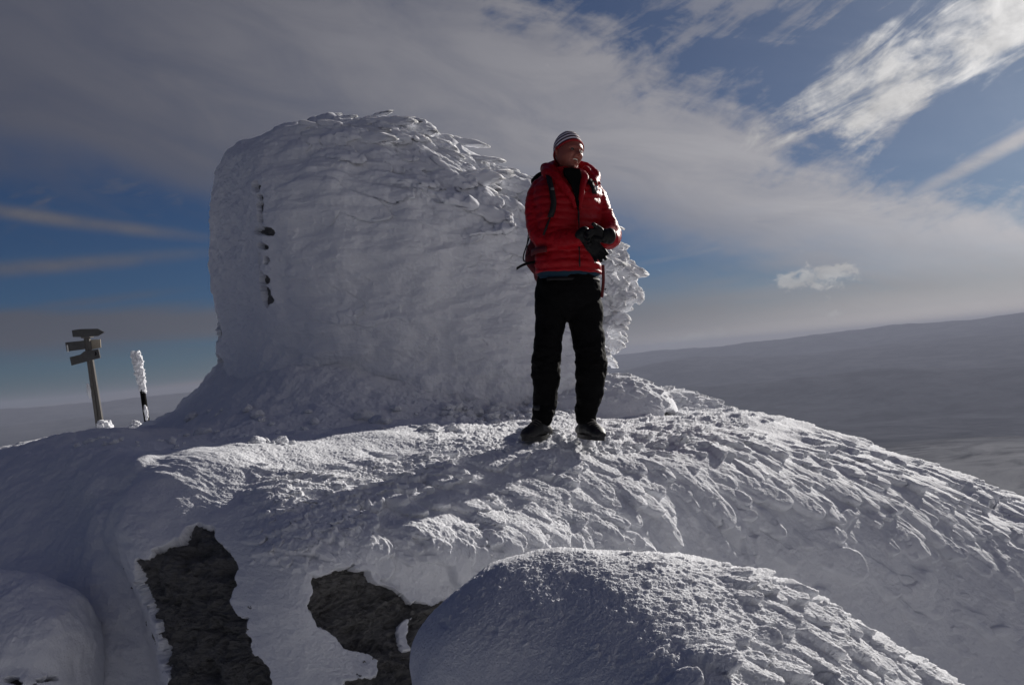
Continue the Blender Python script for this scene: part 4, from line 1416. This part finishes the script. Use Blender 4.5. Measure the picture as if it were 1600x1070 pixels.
def tdisp(P, n):
    kn = np.exp(-((P[:, 2] - .45) / .12) ** 2) + .8 * np.exp(-((P[:, 2] - .15) / .09) ** 2)
    return fbm(P * np.array([1, 1, 2.2]), 8, 3, .55, 5.) * .014 * (.4 + kn) + fbm(P, 18, 3, .6, 8.) * .006


fuse(tr, .0065, 4, tdisp)
# belt
strip([(torso(L(0, 444)[2], t_, -.003), torso(L(0, 439)[2], t_, -.003)) for t_ in np.linspace(-2.6, -.5, 24)], STRAP, 'belt', man, .008)


# --- boots
def boot(ax, ay, toe, yaw, depth):
    c = L(ax, ay, depth)
    d = np.array([math.sin(yaw), -math.cos(yaw), 0.])
    g0 = L(0, 688)[2]
    up3 = np.array([0, 0, 1.])

    def pt(f, h): return np.array([c[0], c[1], g0]) + d * f + up3 * h
    shaft = tube([pt(-.01, .19), pt(-.01, .14), pt(-.005, .09), pt(.0, .05)], [(.055, .050), (.054, .048), (.058, .048), (.062, .048)], 32, 40, u0=d,
                 mod=lambda s, t_: 1 + .025 * np.sin(s * 110))
    foot = tube([pt(-.075, .045), pt(-.03, .055), pt(.03, .060), pt(.085, .050), pt(.13, .040), pt(.158, .034)],
                [(.030, .034), (.046, .044), (.052, .046), (.044, .050), (.034, .050), (.020, .034)], 36, 60, u0=(0, 0, 1))
    b = obj_py('boot', [shaft, foot], BOOT, man)
    fuse(b, .005, 4, lambda P, n: fbm(P, 26, 3, .6, 9.) * .002)
    # sole
    nn_ = 40
    w_ = np.cross(up3, d)
    t_ = np.linspace(0, 2 * np.pi, nn_, endpoint=False)
    ox = .042 + .132 * np.cos(t_)
    oy = (.050 + .006 * np.cos(t_)) * np.sin(t_)
    rings = [np.array([c[0], c[1], g0]) + d * x * 1. + w_ * y for x, y in zip(ox, oy)]
    rings = np.array(rings)
    Vv = np.concatenate([rings + up3 * .0, rings + up3 * .026])
    Ff = [(i, (i + 1) % nn_, (i + 1) % nn_ + nn_, i + nn_) for i in range(nn_)] + [tuple(range(nn_))[::-1], tuple(range(nn_, 2 * nn_))]
    obj_py('sole', [(Vv, Ff)], BOOT, b, False)
    # laces
    ls_ = []
    for k in range(5):
        f, h = .045 + k * .018, .115 - k * .010
        ls_.append(tube([pt(f, h) + w_ * .034 + up3 * -.01, pt(f + .008, h + .004), pt(f, h) - w_ * .034 + up3 * -.01], [.0028] * 3, 8, 12))
    obj_py('laces', ls_, LACE, b)
    pn = tube([pt(.03, .07) + w_ * .04, pt(.0, .065) + w_ * .046, pt(-.03, .06) + w_ * .044], [(.018, .008)] * 3, 16, 16, u0=(0, 0, 1))
    obj_py('side_panel', [pn], GREYB, b)
    return b


boot(845, 678, 0, R(-38), -.02)
boot(917, 680, 0, R(28), .02)


# --- hands in gloves
def glove(wrist, hd_, side_, curl, name='glove', spread=.10, thumb=None, cuff=True, curls=None):
    """wrist point, hand direction, palm-width direction (towards the thumb), curl axis sign"""
    hd_ = np.array(hd_, float)
    hd_ /= np.linalg.norm(hd_)
    sd_ = np.array(side_, float)
    sd_ = sd_ - hd_ * (sd_ @ hd_)
    sd_ /= np.linalg.norm(sd_)
    nrm = np.cross(hd_, sd_) * curl           # direction the fingers curl to
    w_ = np.array(wrist, float)
    parts = [tube([w_ - hd_ * .03, w_ + hd_ * .01, w_ + hd_ * .05, w_ + hd_ * .095], [(.034, .026), (.036, .024), (.048, .021), (.044, .018)], 28, 30, u0=sd_)]
    lens = [.076, .086, .080, .062]
    offs = [.033, .011, -.011, -.032]
    for k in range(4):
        base_ = w_ + hd_ * (.088 - abs(k - 1.3) * .004) + sd_ * offs[k]
        a = (1.5 - k) * spread
        d = hd_ * math.cos(a) + sd_ * math.sin(a)
        pts = [base_]
        ang = (curls[k] if curls else .35)
        q = base_
        tot = 0
        for sg in (.42, .33, .25):
            tot += ang * (.7 if sg > .4 else 1)
            dd = d * math.cos(tot) + nrm * math.sin(tot)
            q = q + dd * lens[k] * sg
            pts.append(q)
        parts.append(tube([base_ - hd_ * .02] + pts, [.0125, .0128, .0118, .0112, .0098], 16, 26))
    tb = w_ + hd_ * .030 + sd_ * .036
    td = thumb if thumb is not None else (hd_ * .75 + sd_ * .65 + nrm * .25)
    td = np.array(td) / np.linalg.norm(td)
    parts.append(tube([w_ + hd_ * .018 + sd_ * .012, tb, tb + td * .036, tb + td * .062 + nrm * .006], [.018, .017, .0135, .011], 16, 26))
    g_ = obj_py(name, parts, LEATH, man)
    fuse(g_, .0035, 2, lambda P, n: fbm(P, 40, 3, .6, 11.) * .0022)
    if cuff:
        cu = tube([w_ - hd_ * .040, w_ - hd_ * .02, w_ + hd_ * .008], [(.047, .042), (.046, .040), (.040, .032)], 28, 24, lambda s, t_: 1 + .03 * np.sin(s * 200), u0=sd_)
        obj_py('cuff', [cu], LEATH, g_)
    return g_


# his right hand reaches across, fingers pointing down to the right of the picture
glove(L(910, 384, -.255), (.80, -.10, -.95), (.65, -.55, .35), 1, curls=[.10, .12, .16, .22], spread=.07, thumb=np.array([.72, -.35, -.15]))
# his left hand is held in front of it, knuckles towards the left
glove(L(938, 381, -.245), (-1.0, -.38, -.06), (.0, -.45, .9), -1, curls=[.55, .6, .65, .7], spread=.06, thumb=np.array([-.8, -.3, .55]))

# --- body: one continuous figure inside the clothes; head, neck, arms, legs
hc = L(889, 243, -.035)


def head_mesh():
    nr, nc = 150, 190
    v_ = np.linspace(0, np.pi, nr)
    u_ = np.linspace(0, 2 * np.pi, nc, endpoint=False)
    vv, uu = np.meshgrid(v_, u_, indexing='ij')
    d = np.stack([np.sin(vv) * np.sin(uu), -np.sin(vv) * np.cos(uu), np.cos(vv)], -1)   # face towards -y
    x, y, z = d[..., 0], d[..., 1], d[..., 2]
    # skull with narrowing jaw
    jaw = sm(0, -.9, z)
    a = .076 * (1 - .30 * jaw ** 1.2)
    bfr = .096 * (1 - .05 * jaw)
    bbk = .102 * (1 - .55 * jaw)
    X, Y, Z = x * a, np.where(y < 0, y * bfr, y * bbk), z * .118
    Xn, Zn = X.copy(), Z.copy()
    front = sm(.15, -.5, y)

    def g(cx, cz, sx, sz): return np.exp(-((Xn - cx) / sx) ** 2 - ((Zn - cz) / sz) ** 2) * front
    Y = Y - .014 * g(0, .028, .045, .009) - .004 * g(0, .045, .03, .02)                  # brow
    for s in (-1, 1):
        Y = Y + .019 * g(s * .030, .010, .016, .010)                                       # eye sockets
        Y = Y - .009 * g(s * .043, -.016, .017, .015)                                      # cheek bones
        Y = Y + .007 * g(s * .026, -.036, .005, .022)                                      # nose-mouth fold
        Y = Y - .010 * g(s * .030, .0150, .014, .0045) - .006 * g(s * .030, .003, .013, .004)                                     # lids
        Y = Y - .005 * g(s * .018, -.038, .010, .012)
        X = X + s * .004 * np.exp(-((Xn - s * .06) / .02) ** 2 - ((Zn + .05) / .03) ** 2)
    Y = Y - .012 * g(0, .012, .008, .018) - .022 * g(0, -.010, .010, .014) - .016 * g(0, -.018, .015, .008)   # nose
    for s in (-1, 1): Y = Y - .006 * g(s * .012, -.019, .006, .006)
    Y = Y - .006 * g(0, -.042, .026, .020)                                                 # muzzle
    Y = Y - .006 * g(0, -.0365, .022, .0045) - .007 * g(0, -.060, .020, .0055)             # lips
    Y = Y + .020 * g(0, -.048, .022, .0075)                                                # open mouth
    Y = Y - .011 * g(0, -.086, .020, .014) + .005 * g(0, -.070, .022, .006)                # chin
    for k in range(3): Y = Y + .0014 * g(0, .052 + k * .011, .045, .0022)                  # forehead lines
    P_ = np.stack([X, Y, Z], -1)
    P_ = P_ + d * (fbm(P_, 60, 3, .6, 3.) * .0010)[..., None]
    return P_.reshape(-1, 3), [tuple(q) for q in grid_faces(nr, nc, True)]


Rh = np.array(Matrix.Rotation(R(31), 3, 'Z') @ Matrix.Rotation(R(5), 3, 'X') @ Matrix.Rotation(R(8), 3, 'Y'))


def head_local(V): return np.asarray(V) @ Rh.T + hc


hv, hf = head_mesh()
parts = [(head_local(hv), hf)]
for s in (-1, 1):           # ears
    e1 = tube([[s * .074, .010, -.030], [s * .082, .016, -.010], [s * .086, .022, .012], [s * .080, .018, .026], [s * .075, .004, .022], [s * .074, .0, .005]],
              [.006, .006, .0065, .006, .005, .004], 12, 30)
    parts.append((head_local(e1[0]), e1[1]))
parts.append(tube([L(888, 300, .03), L(888, 284, .02), L(889, 268, .0), L(889, 255, -.01)], [.075, .062, .057, .058], 32, 30))
parts.append(tube([L(888, 462, .01), L(888, 440, .01), L(887, 380, .0), L(887, 330, .0), L(887, 300, .02), L(887, 288, .02)],
                  [(.10, .14), (.11, .155), (.115, .15), (.12, .17), (.11, .18), (.06, .10)], 40, 60, u0=(0, -1, 0)))
parts.append(tube([L(860, 292, .02), L(847, 306, .0), L(845, 330, -.01), L(849, 358, -.02), L(858, 376, -.07), L(885, 382, -.18), L(908, 383, -.25)], [.05, .052, .048, .044, .042, .034, .028], 24, 60))
parts.append(tube([L(912, 292, .05), L(926, 306, .05), L(934, 330, .03), L(942, 354, .0), L(945, 370, -.06), L(942, 380, -.16), L(940, 381, -.24)], [.05, .050, .046, .042, .042, .034, .028], 24, 60))
parts.append(tube([L(864, 470, .0), L(860, 510, 0), L(856, 560, -.01), L(853, 610, .0), L(847, 655, .0), L(845, 676, .0)], [.088, .078, .060, .054, .040, .038], 24, 60))
parts.append(tube([L(909, 470, .02), L(916, 510, .02), L(921, 560, .0), L(922, 610, .02), L(917, 655, .03), L(917, 676, .03)], [.088, .078, .060, .054, .040, .038], 24, 60))
body = obj_py('body', parts, SKIN, man)
fuse(body, .0036, 1)
for s in (-1, 1):
    bpy.ops.mesh.primitive_uv_sphere_add(segments=20, ring_count=12, radius=.0115)
    e_ = bpy.context.object
    e_.name = 'eye'
    e_.data.materials.append(EYE)
    e_.parent = man
    e_.location = Vector(head_local([[s * .0300, -.0745, .0095]])[0])
    bpy.ops.mesh.primitive_uv_sphere_add(segments=16, ring_count=10, radius=.0055)
    i_ = bpy.context.object
    i_.name = 'iris'
    i_.data.materials.append(IRIS)
    i_.parent = e_
    i_.location = Vector(np.array([0, -.0075, -.001]) @ Rh.T)
tt = tube([[-.016, -.077, -.0445], [-.008, -.084, -.0445], [0, -.086, -.0445], [.008, -.084, -.0445], [.016, -.077, -.0445]], [(.004, .003)] * 5, 12, 30, u0=(0, 0, 1))
obj_py('teeth', [(head_local(tt[0]), tt[1])], TEETH, man)

# --- knitted hat
nr, nc = 70, 96
Vh = []
for i in range(nr):
    q = i / (nr - 1)
    zc = .142 * q
    rr_ = math.sqrt(max(0, 1 - q ** 2.5))
    rr_ = max(rr_, .01)
    for j in range(nc):
        a = 2 * np.pi * j / nc
        fold = 1 + .012 * math.sin(9 * a + q * 4) * q + .01 * math.sin(4 * a + 3)
        bulge = .004 if q < .09 else 0.0
        Vh.append([(.083 + bulge) * rr_ * math.cos(a) * fold, (.104 + bulge) * rr_ * math.sin(a) * fold, zc])
Vh = np.array(Vh)
hat_in = Vh * np.array([.93, .93, .95])
nV = len(Vh)
fo = grid_faces(nr, nc, True)
Fh = [tuple(q) for q in fo] + [tuple(q + nV)[::-1] for q in fo] + [((i + 1) % nc, i, i + nV, (i + 1) % nc + nV) for i in range(nc)] + \
     [tuple((nr - 1) * nc + i for i in range(nc))]
ht_ = obj_py('knit_hat', [(Vh, Fh)] if False else [(np.concatenate([Vh, hat_in]), Fh)], KNIT, man)
ht_.location = Vector(head_local([[0, .004, .008]])[0])
ht_.rotation_euler = (Matrix.Rotation(R(34), 3, 'Z') @ Matrix.Rotation(R(22), 3, 'X') @ Matrix.Rotation(R(12), 3, 'Y')).to_euler() if False else \
    (Matrix(Rh.tolist()) @ Matrix.Rotation(R(-33), 3, 'X')).to_euler()

# ------------------------------------------------------------------ rucksack on his back
bp = tag(empty('backpack', man.location), 'dark red and black rucksack on the man\'s back, belt ends hanging loose', 'backpack')
bp.rotation_euler = man.rotation_euler
main = tube([L(882, 440, .26), L(880, 425, .28), L(878, 380, .30), L(878, 330, .29), L(878, 290, .26), L(878, 274, .22)],
            [(.06, .10), (.11, .17), (.12, .185), (.12, .18), (.11, .17), (.07, .12)], 48, 90, lambda s, t_: 1 + .03 * np.sin(s * 21 + 2 * t_), u0=(0, -1, 0))
o = obj_py('pack_bag', [main, tube([L(848, 365, .16), L(838, 385, .17), L(836, 405, .15), L(842, 425, .10)], [.03, .055, .055, .03], 24, 40)], DRED, bp)
fuse(o, .007, 3, lambda P, n: fbm(P, 12, 3, .6, 21.) * .008)
lid = tube([L(836, 276, .18), L(850, 269, .20), L(870, 268, .22), L(895, 270, .22)], [(.025, .03), (.045, .05), (.05, .06), (.045, .05)], 24, 40)
o = obj_py('pack_lid', [lid], BLK, bp)


def torso_strap(pts, w0, name='shoulder_strap', mat=STRAP, off=.022, th=.014):
    P_ = []
    for (px, py) in pts:
        P_.append((on_torso(px - w0, py, off), on_torso(px + w0, py, off)))
    return strip(P_, mat, name, bp, th)


torso_strap([(856, 279), (857, 288), (858, 298), (860, 308), (862, 318), (863, 328), (862, 338), (858, 350)], 4.2)
torso_strap([(858, 350), (853, 362), (848, 376)], 1.4, 'webbing', th=.006)
torso_strap([(919, 288), (922, 295), (925, 302), (927, 311)], 2.8, off=.026)
q = [on_torso(861 - 2.5, 305, .032), on_torso(861 + 2.5, 305, .032)]
q2 = [on_torso(861 - 2.5, 309, .032), on_torso(861 + 2.5, 309, .032)]
strip([q, q2], GREYP, 'badge', bp, .004)
b0 = on_torso(928, 304, .045)
obj_py('buckle', [tube([b0 + [-.006, 0, .012], b0 + [.006, 0, .006], b0 + [.004, 0, -.012]], [.0055, .006, .005], 10, 14)], METAL, bp)
b1 = on_torso(926, 296, .045)
obj_py('clip', [tube([b1 + [-.015, 0, .015], b1 + [.010, 0, .010], b1 + [.014, 0, -.015], b1 + [-.008, 0, -.012], b1 + [-.015, 0, .015]], [.004] * 5, 8, 30)], STRAP, bp)
# hip belt and loose ends
torso_strap([(838, 392), (848, 396), (858, 399)], 0.01, 'hip_belt', off=.03, th=.03) if False else None


def ribbon(c, w_, name, th=.004, wd=(0, 0, 1.), mat=STRAP):
    c = np.array(c, float)
    wd = np.array(wd, float)
    t_ = np.linspace(0, len(c) - 1, 24)
    cc_ = crom(c, t_)
    return strip([(x - wd * w_ / 2, x + wd * w_ / 2) for x in cc_], mat, name, bp, th)


ribbon([L(836, 411, .02), L(826, 414, -.02), L(817, 418, -.05), L(807, 424, -.06)], .017, 'belt_end', .005)
ribbon([L(828, 370, .02), L(823, 386, .0), L(818, 402, -.01), L(819, 410, .0), L(827, 412, .03)], .008, 'compression_strap', .005, (1, 0, 0))
ribbon([L(826, 366, .04), L(824, 384, .04), L(827, 396, .03), L(821, 402, .02)], .006, 'compression_strap', .005, (1, 0, 0))
ribbon([L(941, 418, -.06), L(942, 430, -.05), L(942, 448, -.04), L(940, 468, -.03)], .018, 'belt_end', .005, (1, 0, 0), DRED)
hb = [(torso(L(0, 402)[2], t_, .018), torso(L(0, 393)[2], t_, .018)) for t_ in np.linspace(-3.5, -2.45, 16)]
strip(hb, DRED, 'hip_belt', bp, .008)
hb = [(torso(L(0, 402)[2], t_, .018), torso(L(0, 393)[2], t_, .018)) for t_ in np.linspace(-.95, .35, 16)]
strip(hb, STRAP, 'hip_belt', bp, .012)

# ------------------------------------------------------------------ signpost
m, nt, p = mat_new('weathered wood')
t = nt.nodes.new('ShaderNodeTexCoord').outputs['Object']
mp = nt.nodes.new('ShaderNodeMapping')
nt.links.new(t, mp.inputs[0])
mp.inputs['Scale'].default_value = (1, 1, .12)
a1 = noise(mp.outputs[0], 60, 5, .7)
a2 = noise(t, 5, 4, .6)
nt.links.new(mixc(a1, (.045, .043, .041), (.16, .15, .14)), p.inputs['Base Color'])
p.inputs['Roughness'].default_value = .85
link_bump(nt, p, a1, .8, .004)
WOOD = m
BOARD = plain('grey sign board', (.075, .075, .075), .8, bscale=60, bdist=.003, var=.35)
PALE = plain('pale sign board', (.34, .30, .24), .8, bscale=60, bdist=.003, var=.2)
WHITE = plain('white paint', (.6, .6, .58), .7, bscale=30, bdist=.002, var=.12)
DG = 13.0


def prism(poly, d0, d1, name, mat, parent, bev=.004):
    """outline in photo pixels between two depths -> a solid board"""
    poly = np.array(poly, float)
    A = at(poly[:, 0], poly[:, 1], np.full(len(poly), d0))
    B = A + fw * (d1 - d0)
    n = len(poly)
    c = np.array(parent.location)
    V = np.concatenate([A, B]) - c
    Ff = [tuple(range(n)), tuple(range(n, 2 * n))[::-1]] + [(i, i + n, (i + 1) % n + n, (i + 1) % n) for i in range(n)]
    o = obj_py(name, [(V, Ff)], mat, parent, False)
    md = o.modifiers.new('bevel', 'BEVEL')
    md.width = bev
    md.segments = 2
    return o


sg = tag(empty('signpost', at(152, 668, DG)), 'leaning wooden signpost with five boards, left of the rime-coated pole', 'signpost')
prism([(129.5, 522), (133.8, 521), (163, 730), (158.5, 731)], DG, DG + .05, 'post', WOOD, sg)
prism([(134.6, 528), (138.8, 527.5), (171.5, 730), (166.5, 731)], DG + .01, DG + .06, 'post', WOOD, sg)
prism([(124.5, 516), (138.5, 514), (140, 527), (126.5, 528.5)], DG - .05, DG + .08, 'post_head', WOOD, sg)
prism([(112, 516), (126, 514), (153, 513.5), (163, 519), (153, 525), (127, 526.5), (113.5, 526.5)], DG - .075, DG - .053, 'arrow_board', BOARD, sg)
prism([(101.5, 535), (131, 532), (132.5, 545.5), (104, 549)], DG - .03, DG - .003, 'sign_board', BOARD, sg)
prism([(104, 539), (106, 538.8), (107.5, 549.5), (105.3, 549.8)], DG - .036, DG - .033, 'board_edge', WHITE, sg)
prism([(139.5, 531), (156.5, 530), (157.5, 543), (141.5, 546.5)], DG + .066, DG + .085, 'sign_board', PALE, sg)['label'] = 'pale wooden board behind the post'
prism([(108.5, 558), (125, 554), (131, 549), (153.5, 545), (156.5, 559), (111.5, 571)], DG - .04, DG - .012, 'sign_board', BOARD, sg)
prism([(147.5, 549.5), (149.5, 549.5), (151.2, 552.5), (149.4, 555.3), (147.4, 555.3), (149.2, 552.5)], DG - .046, DG - .0425, 'chevron', BLK, sg, .001)
# rime on the post
pr = tube([at(137, 600, DG - .01), at(139, 610, DG - .02), at(141, 622, DG - .01)], [.015, .03, .012], 16, 20, lambda s, t_: 1 + .3 * np.sin(9 * s * 30 + 3 * t_))
obj_py('rime', [(pr[0] - np.array(sg.location), pr[1])], SNOW, sg)

mk = tag(empty('marker_pole', at(231, 668, 12.6)), 'thin leaning marker pole with a thick club of rime at its top, beside the tower', 'pole')
c0 = np.array(mk.location)
a_, b_ = at(215, 556, 12.6), at(240, 730, 12.6)
pv = tube([a_, (a_ + b_) / 2, b_], [.040, .042, .044], 12, 20)
obj_py('pole', [(pv[0] - c0, pv[1])], BLK, mk)
rv = tube([at(212, 551, 12.6), at(214.5, 562, 12.6), at(217, 576, 12.6), at(220, 590, 12.6), at(222.5, 604, 12.6), at(224.5, 613, 12.6)],
          [(.05, .07), (.078, .082), (.070, .074), (.062, .066), (.056, .06), (.045, .045)], 64, 140)
o = obj_py('rime', [(rv[0] - c0, rv[1]), (tube([at(206, 555, 12.6), at(212, 554, 12.6)], [.04, .05], 24, 20)[0] - c0, tube([at(206, 555, 12.6), at(212, 554, 12.6)], [.04, .05], 24, 20)[1])], SNOW, mk)
fuse(o, .012, 1, lambda P, n: np.abs(fbm(P, 11, 4, .7, 3.)) * .10 - .018)
rv = tube([at(226, 633, 12.54), at(228, 642, 12.53), at(229.5, 656, 12.54)], [.02, .035, .02], 24, 30)
o = obj_py('rime', [(rv[0] - c0, rv[1])], SNOW, mk)
fuse(o, .008, 0, lambda P, n: np.abs(fbm(P, 20, 4, .6, 5.)) * .04 - .01)
for (x, y, sx, s, lb) in ((164, 672, 16, .16, 'small sunlit snow heap at the foot of the leaning signpost'), (212, 667, 20, .10, 'low sunlit snow heap between signpost and marker pole')):
    v, f = tube([at(x - sx / 2, y + 3, DG - .1), at(x, y, DG - .1), at(x + sx / 2, y + 4, DG - .1)], [s * .5, s, s * .4], 40, 50)
    o = obj_py('snow_heap', [(v, f)], SNOW)
    fuse(o, .012, 0, lambda P, n: fbm(P, 6, 5, .65, 3. + s * 9) * .13)
    tag(o, lb, 'snow heap')
